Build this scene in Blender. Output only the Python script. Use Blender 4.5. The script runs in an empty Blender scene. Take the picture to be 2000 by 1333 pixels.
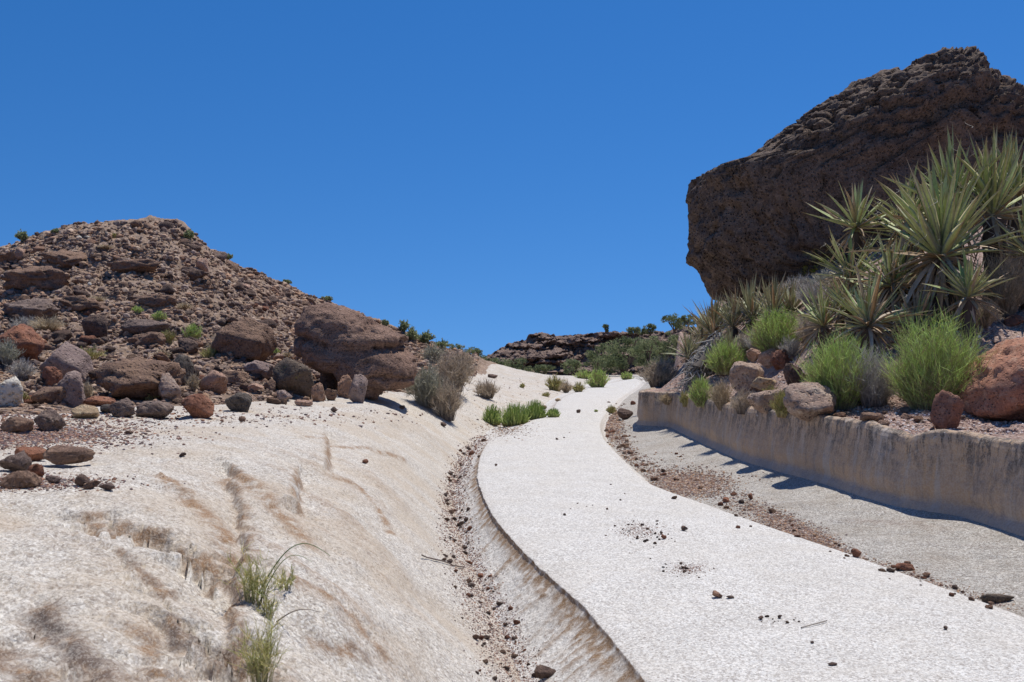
import bpy, math, random
import numpy as np
from mathutils import Vector, Matrix, Euler

# ------------------------------------------------------------------ camera, sky, sun
sc = bpy.context.scene
COL = sc.collection
EYE = 1.2
TILT = math.atan(33.5 / 1800.0)
cd = bpy.data.cameras.new("camera"); cam = bpy.data.objects.new("camera", cd); COL.objects.link(cam)
cam.location = (0, 0, EYE); cam.rotation_euler = (math.radians(90) + TILT, 0, 0)
cd.lens = 32.4; cd.sensor_width = 36; cd.clip_start = 0.05; cd.clip_end = 5000
cd.dof.use_dof = True; cd.dof.focus_distance = 7.5; cd.dof.aperture_fstop = 9
sc.camera = cam
SUN = Vector((0.215, 0.27, 0.935)).normalized()
sl = bpy.data.lights.new("sun", 'SUN'); sl.energy = 4.2; sl.angle = math.radians(0.5); sl.color = (1.0, 0.955, 0.89)
so = bpy.data.objects.new("sun", sl); COL.objects.link(so)
so.rotation_euler = (-SUN).to_track_quat('-Z', 'Y').to_euler()
w = bpy.data.worlds.new("World"); sc.world = w; w.use_nodes = True
wn = w.node_tree; bg = wn.nodes['Background']
sky = wn.nodes.new('ShaderNodeTexSky'); sky.sky_type = 'NISHITA'; sky.sun_disc = False
sky.sun_elevation = math.asin(SUN.z); sky.sun_rotation = math.atan2(SUN.x, SUN.y)
sky.altitude = 1200; sky.air_density = 1.0; sky.dust_density = 0.15; sky.ozone_density = 4.0
tc = wn.nodes.new('ShaderNodeTexCoord'); mp = wn.nodes.new('ShaderNodeVectorMath'); mp.operation = 'MULTIPLY_ADD'
mp.inputs[1].default_value = (1, 1, .82); mp.inputs[2].default_value = (0, 0, .20)      # clear high-desert air: deep blue down to the horizon
wn.links.new(tc.outputs['Generated'], mp.inputs[0]); wn.links.new(mp.outputs[0], sky.inputs[0])
hs = wn.nodes.new('ShaderNodeHueSaturation'); hs.inputs['Saturation'].default_value = 1.31; hs.inputs['Hue'].default_value = .505
wn.links.new(sky.outputs[0], hs.inputs['Color']); wn.links.new(hs.outputs[0], bg.inputs[0])
bg.inputs[1].default_value = 0.115
sc.view_settings.view_transform = 'Standard'; sc.view_settings.look = 'None'
sc.view_settings.gamma = 1; sc.view_settings.exposure = 0.12

# ------------------------------------------------------------------ helpers
F_PX = 1800.0
def ray(px, py):
    a, b = (px - 1000) / F_PX, -(py - 666.5) / F_PX
    c, s = math.cos(TILT), math.sin(TILT)
    return np.array([a, c - b * s, s + b * c])
def P(px, py, Y):
    d = ray(px, py); return np.array([d[0] / d[1] * Y, Y, EYE + d[2] / d[1] * Y])
def zat(py, Y): return P(1000, py, Y)[2]

rs0 = np.random.RandomState(7)
PERM = np.concatenate([rs0.permutation(256)] * 2)
GR = rs0.normal(size=(256, 3)); GR /= np.linalg.norm(GR, axis=1)[:, None]
def perlin(p):
    p = np.asarray(p, float); i = np.floor(p).astype(int); f = p - i; i &= 255
    u = f * f * f * (f * (f * 6 - 15) + 10)
    r = 0
    for dx in (0, 1):
        for dy in (0, 1):
            for dz in (0, 1):
                h = PERM[PERM[PERM[(i[:, 0] + dx) & 255] + ((i[:, 1] + dy) & 255)] + ((i[:, 2] + dz) & 255)]
                g = GR[h]
                d = g[:, 0] * (f[:, 0] - dx) + g[:, 1] * (f[:, 1] - dy) + g[:, 2] * (f[:, 2] - dz)
                wgt = (u[:, 0] if dx else 1 - u[:, 0]) * (u[:, 1] if dy else 1 - u[:, 1]) * (u[:, 2] if dz else 1 - u[:, 2])
                r = r + wgt * d
    return r * 1.6
def fbm(p, o=4, lac=2.1, g=0.5):
    p = np.asarray(p, float); r = 0; a = 1
    for k in range(o):
        r = r + a * perlin(p + k * 17.3); p = p * lac; a *= g
    return r
def cellstones(x, y, seed=0):
    """blocky stones: per 2D cell a random height and tilt; returns height, edge distance, cell random"""
    ix, iy = np.floor(x).astype(int), np.floor(y).astype(int)
    best = np.full(x.shape, 9.); sec = np.full(x.shape, 9.); hh = np.zeros(x.shape); rr = np.zeros(x.shape)
    for dx in (-1, 0, 1):
        for dy in (-1, 0, 1):
            cx, cy = ix + dx, iy + dy
            h = PERM[(PERM[(cx + seed) & 255] + cy) & 255]; h2 = PERM[h + 7]; h3 = PERM[h2 + 31]
            fx, fy = cx + h / 255., cy + h2 / 255.
            ddx, ddy = x - fx, y - fy
            d = np.sqrt(ddx ** 2 + ddy ** 2)
            hv = (h3 / 255.) + (h / 255. - .5) * ddx * 1.4 + (h2 / 255. - .5) * ddy * 1.4
            closer = d < best
            sec = np.where(closer, best, np.minimum(sec, d))
            hh = np.where(closer, hv, hh); rr = np.where(closer, h3 / 255., rr); best = np.where(closer, d, best)
    return hh, sec - best, rr
def sstep(a, b, x):
    t = np.clip((x - a) / (b - a), 0, 1); return t * t * (3 - 2 * t)

def link(o, parent=None):
    COL.objects.link(o)
    if parent is not None: o.parent = parent
    return o
def mesh_np(name, V, faces, mats, smooth=True, attrs=None, colors=None, midx=None):
    """faces: list of index arrays (n,3) or (n,4)"""
    me = bpy.data.meshes.new(name)
    V = np.asarray(V, np.float32)
    if not isinstance(faces, list): faces = [faces]
    faces = [np.asarray(f, np.int32) for f in faces if len(f)]
    loops = np.concatenate([f.ravel() for f in faces])
    tot = np.concatenate([np.full(len(f), f.shape[1], np.int32) for f in faces])
    start = np.concatenate([[0], np.cumsum(tot)[:-1]]).astype(np.int32)
    me.vertices.add(len(V)); me.vertices.foreach_set('co', V.ravel())
    me.loops.add(len(loops)); me.loops.foreach_set('vertex_index', loops)
    me.polygons.add(len(tot)); me.polygons.foreach_set('loop_start', start); me.polygons.foreach_set('loop_total', tot)
    me.polygons.foreach_set('use_smooth', np.full(len(tot), smooth, bool))
    if midx is not None: me.polygons.foreach_set('material_index', np.asarray(midx, np.int32))
    for m in (mats if isinstance(mats, list) else [mats]): me.materials.append(m)
    if attrs:
        for k, a in attrs.items():
            at = me.attributes.new(k, 'FLOAT', 'POINT'); at.data.foreach_set('value', np.asarray(a, np.float32))
    if colors is not None:
        c = np.ones((len(V), 4), np.float32); c[:, :3] = colors
        at = me.attributes.new('tint', 'FLOAT_COLOR', 'POINT'); at.data.foreach_set('color', c.ravel())
    me.update(); me.validate()
    return me
def obj(name, me, parent=None, loc=None):
    o = bpy.data.objects.new(name, me); link(o, parent)
    if loc is not None: o.location = loc
    return o
def tag(o, label=None, cat=None, group=None, kind=None):
    for k, v in (('label', label), ('category', cat), ('group', group), ('kind', kind)):
        if v: o[k] = v
    return o
def empty(name, loc, label, cat, group=None):
    o = bpy.data.objects.new(name, None); o.empty_display_size = 0.1; link(o); o.location = loc
    return tag(o, label, cat, group)
def grid_faces(nr, nc):
    a = (np.arange(nr - 1)[:, None] * nc + np.arange(nc - 1)[None, :]).ravel()
    return np.stack([a, a + 1, a + nc + 1, a + nc], 1)
def submesh(V, Fq, mask, attrs):
    f = Fq[mask]; used = np.unique(f); m = np.full(len(V), -1); m[used] = np.arange(len(used))
    return V[used], m[f], {k: a[used] for k, a in attrs.items()}

# ------------------------------------------------------------------ materials
class NT:
    def __init__(s, name):
        s.m = bpy.data.materials.new(name); s.m.use_nodes = True; s.t = s.m.node_tree
        s.b = s.t.nodes['Principled BSDF']; s.b.inputs['Roughness'].default_value = .9
        s.b.inputs['Specular IOR Level'].default_value = .25
    def n(s, typ, **kw):
        nd = s.t.nodes.new(typ)
        for k, v in kw.items(): setattr(nd, k, v)
        return nd
    def l(s, a, b): s.t.links.new(a, b)
    def coord(s, rnd=False, scale=(1, 1, 1)):
        tc = s.n('ShaderNodeTexCoord'); out = tc.outputs['Object']
        if rnd:
            oi = s.n('ShaderNodeObjectInfo'); mm = s.n('ShaderNodeMath', operation='MULTIPLY'); mm.inputs[1].default_value = 57.0
            s.l(oi.outputs['Random'], mm.inputs[0]); va = s.n('ShaderNodeVectorMath', operation='ADD')
            s.l(out, va.inputs[0]); s.l(mm.outputs[0], va.inputs[1]); out = va.outputs[0]
        if scale != (1, 1, 1):
            vm = s.n('ShaderNodeVectorMath', operation='MULTIPLY'); vm.inputs[1].default_value = scale
            s.l(out, vm.inputs[0]); out = vm.outputs[0]
        return out
    def noise(s, vec, scale, detail=4, rough=.6, dist=0):
        n = s.n('ShaderNodeTexNoise'); n.inputs['Scale'].default_value = scale; n.inputs['Detail'].default_value = detail
        n.inputs['Roughness'].default_value = rough; n.inputs['Distortion'].default_value = dist
        s.l(vec, n.inputs['Vector']); return n.outputs['Fac']
    def voro(s, vec, scale, feat='F1', out='Distance'):
        n = s.n('ShaderNodeTexVoronoi', feature=feat); n.inputs['Scale'].default_value = scale; s.l(vec, n.inputs['Vector']); return n.outputs[out]
    def ramp(s, fac, a, b):
        n = s.n('ShaderNodeMapRange', interpolation_type='SMOOTHSTEP'); n.inputs[1].default_value = a; n.inputs[2].default_value = b
        s.l(fac, n.inputs[0]); return n.outputs[0]
    def mix(s, fac, a, b, typ='MIX'):
        n = s.n('ShaderNodeMix', data_type='RGBA', blend_type=typ)
        for v, k in ((fac, 0), (a, 6), (b, 7)):
            if isinstance(v, (int, float)): n.inputs[k].default_value = v
            elif isinstance(v, tuple): n.inputs[k].default_value = v + (1,) if len(v) == 3 else v
            else: s.l(v, n.inputs[k])
        return n.outputs[2]
    def math(s, op, a, b):
        n = s.n('ShaderNodeMath', operation=op)
        for i, v in enumerate((a, b)):
            if isinstance(v, (int, float)): n.inputs[i].default_value = v
            else: s.l(v, n.inputs[i])
        return n.outputs[0]
    def attr(s, name, out='Fac'):
        n = s.n('ShaderNodeAttribute', attribute_name=name); return n.outputs[out]
    def bump(s, h, dist, strength=1.0):
        n = s.n('ShaderNodeBump'); n.inputs['Strength'].default_value = strength; n.inputs['Distance'].default_value = dist
        s.l(h, n.inputs['Height'])
        if s.b.inputs['Normal'].is_linked: s.l(s.b.inputs['Normal'].links[0].from_socket, n.inputs['Normal'])
        s.l(n.outputs[0], s.b.inputs['Normal'])
    def col(s, c): s.l(c, s.b.inputs['Base Color']); return s.m

def granite(name, white, grey, tan, stain, tan_amt=.5, lich=0.0, bumpd=.006, speck=1.0):
    t = NT(name); v = t.coord()
    c = t.mix(t.ramp(t.noise(v, 3.0, 3, .6, .6), .35, .68), white, grey)
    # crystals
    big = t.voro(v, 105, out='Color')
    sx = t.n('ShaderNodeSeparateColor'); t.l(big, sx.inputs[0])
    c = t.mix(t.math('MULTIPLY', t.ramp(sx.outputs[0], .55, .62), .5 * speck), c, (.88, .84, .76))
    c = t.mix(t.math('MULTIPLY', t.ramp(sx.outputs[1], .74, .80), .62 * speck), c, (.23, .19, .16))
    c = t.mix(t.math('MULTIPLY', t.ramp(t.noise(v, 45, 4, .75), .52, .66), .5 * speck), c, tuple(x * .5 for x in grey))
    fine = t.voro(v, 210, out='Color'); sf = t.n('ShaderNodeSeparateColor'); t.l(fine, sf.inputs[0])
    c = t.mix(t.math('MULTIPLY', t.ramp(sf.outputs[0], .62, .70), .55 * speck), c, (.30, .265, .235))
    c = t.mix(t.math('MULTIPLY', t.ramp(sf.outputs[1], .66, .74), .45 * speck), c, (.84, .81, .74))
    # tan iron bloom
    c = t.mix(t.math('MULTIPLY', t.ramp(t.noise(v, 1.6, 5, .62, .3), .42, .66), tan_amt), c, tan)
    c = t.mix(t.math('MULTIPLY', t.ramp(t.noise(v, 11, 4, .7, .5), .52, .72), tan_amt * .7), c, tan)
    if lich:
        c = t.mix(t.math('MULTIPLY', t.ramp(t.noise(v, 7, 6, .75, .4), .47, .62), lich), c, (.16, .15, .13))
    st = t.math('MULTIPLY', t.attr('stain'), t.ramp(t.noise(v, 14, 2, .5), .25, .60))
    c = t.mix(st, c, stain)
    dk = t.math('MULTIPLY', t.attr('dark'), t.ramp(t.noise(v, 18, 2, .5), .25, .6))
    c = t.mix(dk, c, (.12, .09, .075))
    c = t.mix(t.math('MULTIPLY', t.ramp(sf.outputs[2], .60, .68), .25 * speck), c, (.70, .64, .55))
    c = t.mix(t.math('MULTIPLY', t.ramp(sx.outputs[2], .78, .84), .35 * speck), c, (.16, .12, .095))
    t.bump(t.noise(v, 60, 5, .75), bumpd)
    t.bump(t.noise(v, 9, 5, .6, .4), bumpd * 3)
    return t.col(c)
M_BENCH = granite('granite_weathered', (.55, .495, .415), (.44, .385, .31), (.45, .35, .24), (.27, .155, .075), .5, bumpd=.006, speck=.95)
M_PATH = granite('granite_white', (.65, .635, .60), (.55, .535, .50), (.55, .50, .425), (.22, .135, .07), .28, bumpd=.005, speck=1.0)
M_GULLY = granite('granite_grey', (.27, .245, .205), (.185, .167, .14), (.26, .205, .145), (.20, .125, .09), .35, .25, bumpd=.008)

def wall_mat():
    t = NT('rock_face_stained'); v = t.coord()
    c = t.mix(t.ramp(t.noise(v, 2.2, 4, .6), .35, .65), (.50, .345, .225), (.41, .30, .215))
    vs = t.coord(scale=(1, 1, .13))
    c = t.mix(t.math('MULTIPLY', t.ramp(t.noise(vs, 9, 5, .7, .3), .48, .66), .75), c, (.52, .34, .19))
    c = t.mix(t.math('MULTIPLY', t.ramp(t.noise(vs, 17, 4, .7), .5, .68), .6), c, (.23, .185, .16))
    c = t.mix(t.math('MULTIPLY', t.ramp(t.noise(vs, 5, 4, .7), .5, .66), .5), c, (.47, .44, .41))
    h = t.attr('hgt')
    blk = t.math('MULTIPLY', t.ramp(t.noise(t.coord(scale=(1, 1, .25)), 10, 6, .8, .2), .45, .56), t.ramp(h, .25, .95))
    c = t.mix(t.math('MULTIPLY', blk, .9), c, (.085, .07, .06))
    low = t.math('SUBTRACT', 1.0, t.ramp(h, 0.0, .30))
    c = t.mix(t.math('MULTIPLY', low, .45), c, (.36, .345, .34))
    c = t.mix(t.math('MULTIPLY', t.ramp(t.voro(v, 70, out='Distance'), .3, .75), .25), c, (.62, .54, .45))
    c = t.mix(t.math('MULTIPLY', t.ramp(t.noise(v, 10, 5, .8), .6, .7), t.ramp(h, .55, .95)), c, (.55, .52, .50))
    t.bump(t.noise(v, 40, 5, .75), .01); t.bump(t.noise(vs, 12, 5, .65), .02)
    return t.col(c)
M_WALL = wall_mat()

def soil_mat(name, a, b, d, gs=55, pebble=.5, pc=(.62, .5, .42)):
    t = NT(name); v = t.coord()
    c = t.mix(t.ramp(t.noise(v, 1.3, 5, .65, .5), .35, .65), a, b)
    c = t.mix(t.ramp(t.noise(v, 7, 5, .7, .5), .5, .72), c, d)
    vc = t.voro(v, gs, out='Color'); sx = t.n('ShaderNodeSeparateColor'); t.l(vc, sx.inputs[0])
    c = t.mix(t.math('MULTIPLY', t.ramp(sx.outputs[0], .65, .72), pebble), c, pc)
    c = t.mix(t.math('MULTIPLY', t.ramp(sx.outputs[1], .7, .78), pebble), c, tuple(x * .45 for x in d))
    t.bump(t.voro(v, gs * .8), .012); t.bump(t.noise(v, 14, 6, .75), .03)
    return t.col(c)
M_TERR = soil_mat('pink_gravel_soil', (.46, .32, .25), (.36, .24, .19), (.30, .18, .14))
M_HILL = soil_mat('brown_scree', (.33, .23, .155), (.22, .15, .105), (.41, .285, .19), gs=14, pebble=.55, pc=(.38, .29, .24))
M_DESERT = soil_mat('desert_soil', (.32, .25, .19), (.26, .19, .15), (.36, .29, .22), gs=3)

def rock_mat(name, a, b, d, pit=.5, band=0, lichen=None, lich_amt=.3, bumpd=.045, sc_=1.0, freckle=.55, rnd=True, varnish=.0, patch=None):
    a, b, d = [(q[0] * 1.06, q[1] * 1.01, q[2] * .90) for q in (a, b, d)]
    t = NT(name); v = t.coord(rnd=rnd)
    c = t.mix(t.ramp(t.noise(v, 2.2 * sc_, 5, .65, .6), .32, .68), a, b)
    c = t.mix(t.math('MULTIPLY', t.ramp(t.noise(v, 9 * sc_, 6, .75, .5), .48, .68), .8), c, d)
    if band:
        vb = t.coord(rnd=rnd, scale=(.35, .35, 2.6))
        c = t.mix(t.math('MULTIPLY', t.ramp(t.noise(vb, 4 * sc_, 5, .7, .4), .5, .64), band), c, tuple(x * .55 for x in b))
    c = t.mix(t.math('MULTIPLY', t.ramp(t.noise(v, 42 * sc_, 4, .8), .54, .68), freckle), c, tuple(min(x * 1.9 + .04, .8) for x in a))
    c = t.mix(t.math('MULTIPLY', t.ramp(t.noise(v, 30 * sc_, 4, .8, .3), .56, .66), freckle), c, tuple(x * .35 for x in b))
    if varnish:
        c = t.mix(t.math('MULTIPLY', t.ramp(t.noise(v, 1.1 * sc_, 5, .7, 1.0), .5, .62), varnish), c, (.06, .045, .042))
    if lichen:
        c = t.mix(t.math('MULTIPLY', t.ramp(t.noise(v, 5 * sc_, 6, .8, .3), .60, .66), lich_amt), c, lichen)
    if patch:   # a single patch of lichen with its own place on this rock
        co, rad, pc = patch
        vd = t.n('ShaderNodeVectorMath', operation='DISTANCE'); t.l(t.coord(), vd.inputs[0]); vd.inputs[1].default_value = co
        f = t.math('MULTIPLY', t.math('SUBTRACT', 1.0, t.ramp(vd.outputs['Value'], rad * .4, rad)), t.ramp(t.noise(v, 6, 6, .8), .48, .58))
        c = t.mix(f, c, pc)
    t.bump(t.noise(v, 26 * sc_, 6, .75), bumpd * .5)
    t.bump(t.noise(v, 6 * sc_, 6, .7, .4), bumpd)
    if pit: t.bump(t.ramp(t.voro(v, 22 * sc_), .05, .4), bumpd * pit)
    return t.col(c)
LIC = (.42, .38, .06)
RM = {
 'brown': rock_mat('rock_brown', (.245, .16, .12), (.175, .112, .09), (.32, .22, .165)),
 'darkbrown': rock_mat('rock_dark_brown', (.15, .10, .085), (.10, .072, .066), (.21, .145, .115)),
 'purple': rock_mat('rock_purple_grey', (.22, .165, .15), (.16, .118, .11), (.30, .235, .205)),
 'mauve': rock_mat('rock_mauve', (.31, .235, .225), (.23, .17, .165), (.40, .32, .30)),
 'red': rock_mat('rock_red', (.30, .135, .085), (.20, .095, .07), (.38, .21, .15)),
 'orange': rock_mat('rock_orange', (.36, .215, .155), (.27, .165, .125), (.44, .31, .24)),
 'pink': rock_mat('rock_pink', (.47, .30, .235), (.37, .235, .19), (.54, .41, .34)),
 'charcoal': rock_mat('rock_charcoal', (.13, .11, .10), (.08, .068, .064), (.21, .18, .16)),
 'grey': rock_mat('rock_grey', (.31, .265, .235), (.22, .185, .165), (.42, .39, .37)),
 'moss': rock_mat('rock_mossy', (.15, .115, .095), (.10, .082, .072), (.20, .155, .125), lichen=LIC, lich_amt=.6),
 'tan': rock_mat('rock_tan', (.50, .38, .265), (.42, .31, .21), (.56, .45, .33)),
 'white': rock_mat('rock_white', (.72, .69, .64), (.62, .58, .53), (.78, .76, .72), freckle=.2),
 'mottle': rock_mat('rock_mottled', (.40, .30, .255), (.33, .235, .20), (.55, .47, .41)),
}

def tint_mat(name, rough=.7, trans=.0, var=.25, spec=.25):
    t = NT(name); c = t.attr('tint', 'Color'); v = t.coord(rnd=True)
    n = t.ramp(t.noise(v, 18, 3, .6), .3, .7)
    hv = t.n('ShaderNodeHueSaturation'); t.l(c, hv.inputs['Color'])
    t.l(t.math('ADD', t.math('MULTIPLY', n, var), 1 - var / 2), hv.inputs['Value'])
    c = hv.outputs[0]
    t.b.inputs['Roughness'].default_value = rough; t.b.inputs['Specular IOR Level'].default_value = spec
    if trans:
        tr = t.n('ShaderNodeBsdfTranslucent'); t.l(c, tr.inputs[0]); mx = t.n('ShaderNodeMixShader'); mx.inputs[0].default_value = trans
        t.l(t.b.outputs[0], mx.inputs[1]); t.l(tr.outputs[0], mx.inputs[2]); t.l(mx.outputs[0], t.t.nodes['Material Output'].inputs[0])
    return t.col(c)
M_LEAF = tint_mat('plant_leaves', .75, .35)
M_BLADE = tint_mat('yucca_blades', .55, .18, .25, .3)
M_TWIG = tint_mat('dry_twigs', .85, 0, .4)
M_STONES = None

# ------------------------------------------------------------------ terrain
def pl(Y, pts):      # smooth interpolation along depth; pts = [(Y, value)]
    pts = sorted(pts); ly = np.log([p[0] for p in pts]); v = np.array([p[1] for p in pts]); q = np.log(Y)
    d = np.empty(len(ly)); s = np.diff(v) / np.diff(ly)
    d[0], d[-1] = s[0], s[-1]
    for i in range(1, len(ly) - 1):
        d[i] = 0 if s[i - 1] * s[i] <= 0 else 2 * s[i - 1] * s[i] / (s[i - 1] + s[i])
    k = np.clip(np.searchsorted(ly, q) - 1, 0, len(ly) - 2); h = ly[k + 1] - ly[k]; t = np.clip((q - ly[k]) / h, 0, 1)
    t2, t3 = t * t, t * t * t
    return (2*t3-3*t2+1)*v[k] + (t3-2*t2+t)*h*d[k] + (-2*t3+3*t2)*v[k+1] + (t3-t2)*h*d[k+1]
def yz(py, z): return 1800 * (EYE - z) / (py - 700)
def line_x(pix, z, extra=()):
    out = [(yz(py, z), (px - 1000) / 1800 * yz(py, z)) for px, py in pix]
    return out + list(extra)

NR = 760
YR = np.exp(np.linspace(math.log(0.7), math.log(75), NR))
EL = pl(YR, line_x([(1265,1333),(1150,1195),(1035,1090),(965,1010),(940,960),(932,925),(938,892),(955,862),(992,846),(1040,821),(1080,802),(1088,787),(1103,775),(1127,765),(1152,755),(1190,749),(1225,742)], 0, [(.6,.95),(2.4,.7),(62,9.5),(80,14)]))
ER = pl(YR, line_x([(2000,1205),(1660,1083),(1400,993),(1250,933),(1207,890),(1182,862),(1172,840),(1174,820),(1196,792),(1213,775),(1240,758),(1262,744)], 0, [(.6,3.1),(2.5,2.75),(62,12),(80,17)]))
GZ = pl(YR, [(.7,-.24),(4,-.22),(8,-.2),(14,-.16),(20,-.12),(30,-.07),(75,-.03)])
GX = pl(YR, [(yz(py, z), (px-1000)/1800*yz(py, z)) for px, py, z in [(1010,1300,-.22),(965,1200,-.22),(935,1130,-.21),(905,1060,-.2),(888,1000,-.2),(890,950,-.19),(903,905,-.18),(922,874,-.16),(950,845,-.15),(1010,817,-.12),(1060,795,-.1),(1078,780,-.08),(1108,765,-.06),(1138,754,-.05)]] + [(.6,.35),(2.4,.15),(50,5.0),(80,13.2)])
GX = np.minimum(GX, EL - .16)
PZ = pl(YR, [(.7,0),(50,0),(56,-.02),(75,-.6)])
RGX = ER + pl(YR, [(.7,.22),(6,.2),(10,.16),(14,.1),(20,.12),(75,.3)])
RGZ = pl(YR, [(.7,-.1),(6,-.1),(10,-.12),(14,-.1),(20,-.06),(40,-.03),(75,-.05)])
WB = pl(YR, [(yz(py, .06), (px-1000)/1800*yz(py, .06)) for px, py in [(2000,1046),(1880,1008),(1737,984),(1587,938),(1512,918),(1430,893),(1374,868),(1306,835)]] + [(.6,3.9),(3,3.75),(15.6,2.12),(17.5,2.5),(20,3.0),(30,4.75),(45,8.2),(60,13),(80,19)])
WB = np.maximum(WB, RGX + .12)
WBZ = pl(YR, [(.7,.04),(6,.05),(12,.06),(20,.08),(40,.06),(75,-.3)])
def wtz():
    o = []
    for px, py in [(2000,872),(1900,858),(1800,842),(1740,836),(1700,842),(1660,826),(1600,818),(1500,806),(1400,799),(1340,797),(1290,787)]:
        i = np.argmin(np.abs((1000 + 1800 * WB / YR) - px)); o.append((YR[i], zat(py, YR[i])))
    return o
WTZ = pl(YR, sorted(set(wtz())) + [(.6,.62),(3,.62),(16.5,.62),(20,.58),(30,.45),(45,.3),(60,.1),(75,-.1)])
WTZ = WTZ + .013 * fbm(np.stack([YR * 2.3, YR * 0, YR * 0 + 3], 1), 4) + .012 * fbm(np.stack([YR * 14, YR * 0, YR * 0 + 8], 1), 3)
# notch in the bank
WTZ -= .07 * np.exp(-((np.log(YR) - math.log(7.2)) / .02) ** 2)
WT = WB + pl(YR, [(.7,.11),(12,.10),(16,.05),(20,.2),(75,.5)])

class RBF:
    def __init__(s, pts):   # pts: (X, Y, z)
        p = np.array(pts, float); s.c = np.stack([p[:, 0] / p[:, 1] * 1.2, np.log(p[:, 1])], 1); n = len(p)
        d = np.linalg.norm(s.c[:, None] - s.c[None], axis=2)
        K = s.k(d) + np.eye(n) * 1e-4; A = np.zeros((n + 3, n + 3)); A[:n, :n] = K; Q = np.c_[np.ones(n), s.c]
        A[:n, n:] = Q; A[n:, :n] = Q.T; s.w = np.linalg.solve(A, np.r_[p[:, 2], 0, 0, 0])
    def k(s, d): return np.where(d > 1e-9, d * d * np.log(d + 1e-12), 0)
    def __call__(s, X, Y):
        q = np.stack([X / Y * 1.2, np.log(Y)], 1); r = np.empty(len(q)); n = len(s.c)
        for i in range(0, len(q), 40000):
            b = q[i:i + 40000]; d = np.linalg.norm(b[:, None] - s.c[None], axis=2)
            r[i:i + 40000] = s.k(d) @ s.w[:n] + s.w[n] + b @ s.w[n + 1:]
        return r
L = []
def cz(Y, *pz):
    for px, z in pz: L.append(((px - 1000) / 1800 * Y, Y, z))
def cy(px, *yp):
    for Y, py in yp: L.append(((px - 1000) / 1800 * Y, Y, zat(py, Y)))
cz(.7,(-800,.35),(0,.15),(400,.08),(800,.0),(1300,-.1))
cz(1.2,(-400,.5),(0,.33),(300,.26),(600,.16),(900,.0))
cz(2,(-400,.66),(0,.53),(300,.48),(500,.40),(700,.24),(900,.02))
cz(3,(-300,.76),(0,.68),(300,.64),(500,.55),(650,.40),(800,.15),(900,-.06))
cz(4.5,(-300,.8),(0,.74),(300,.72),(500,.66),(600,.57),(700,.39),(800,.14),(870,-.05))
cz(6.5,(0,.75),(300,.71),(500,.66),(600,.61),(700,.44),(800,.12),(848,-.06))
cz(9,(300,.70),(450,.68),(600,.62),(700,.5),(780,.28),(850,-.02))
cz(12,(600,.65),(700,.60),(760,.52),(820,.32),(870,.0))
cz(16,(750,.62),(830,.5),(880,.26),(918,-.04))
cz(20,(830,.7),(900,.42),(940,.12),(975,-.06))
cz(28,(890,.60),(950,.42),(1000,.22),(1050,.05))
cz(38,(950,.42),(1000,.36),(1050,.22),(1105,.08)); cy(925,(38,716),(46,700)); cy(960,(52,712))
cz(55,(900,1.4),(1010,.1),(1100,.15),(1180,.05))
cz(75,(700,2.2),(900,.6),(1050,-.5),(1250,-.6))
cy(0,(8,801),(11,742),(15,680),(20,612),(26,545),(32,487))
cy(140,(9,790),(16,665),(26,505),(29.5,444)); cy(215,(29.8,438)); cy(215,(33,440)); cy(320,(33,440)); cy(330,(29.8,438))
cy(280,(9.4,792),(12,735),(16,665),(21,575),(26,490),(29.5,440))
cy(360,(30.5,440),(26,520)); cy(395,(31,478),(26,540))
cy(450,(10.5,788),(14,725),(19,655),(25,590),(33,513))
cy(530,(34.5,546)); cy(600,(13,770),(18,722),(24,680),(30,630),(36,577))
cy(700,(38,612)); cy(750,(18,757),(24,722),(30,690),(40,638))
cy(850,(26,735),(34,705),(46,675)); cy(70,(31,464))
cz(10,(-300,1.0),(-1200,1.3)); cz(20,(-300,2.4),(-1200,2.8)); cz(32,(-150,4.4),(-500,3.6),(-1200,3.2)); cz(5,(-1200,.9)); cz(1.2,(-2000,.9))
cz(42,(0,4.0),(280,4.2),(500,3.8),(700,2.4)); cz(60,(-1200,2),(0,2.2),(280,2.2),(600,2.4),(850,1.3))
for i in range(0, NR, 24): L.append((GX[i], YR[i], GZ[i] + .0))
RB = RBF(L)

# left sheet: columns run from far left to the gully line
NCL = 560
uu = np.linspace(0, 1, NCL)
XL = np.minimum(-YR * 1.15 - 3, GX - 4)                 # left extent
tcol = 1 - (1 - uu) ** 1.0
X = XL[:, None] + (GX - XL)[:, None] * (uu[None] ** .75)
Yg = np.repeat(YR[:, None], NCL, 1)
x, y = X.ravel(), Yg.ravel()
z = RB(x, y)
edge = np.repeat((1 - uu)[None], NR, 0).ravel()            # 0 at the gully
dg = (np.repeat(GX[:, None], NCL, 1).ravel() - x)          # metres from gully line
em = sstep(0, .5, dg)
pxs = 1000 + 1800 * x / y
foot = np.interp(pxs, [-2000,-300,0,120,200,300,430,600,690,800,850,900,950,1000,1100], [6.2,6.6,7.6,7.9,8.7,9.3,9.9,12.2,14.6,16.5,19,27,39,62,90])
foot = foot * (1 + .05 * fbm(np.stack([x * .9, y * .9, x * 0], 1), 3))
hm = sstep(0, 1, (y - foot) / (foot * .06 + .1) + .5)       # 1 on the hill
pos = np.stack([x, y, z], 1)
# granite bench relief
z = z + em * (1 - hm) * (.022 * fbm(pos * .9 + 5, 3) + .009 * fbm(pos * 5, 4))
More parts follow.
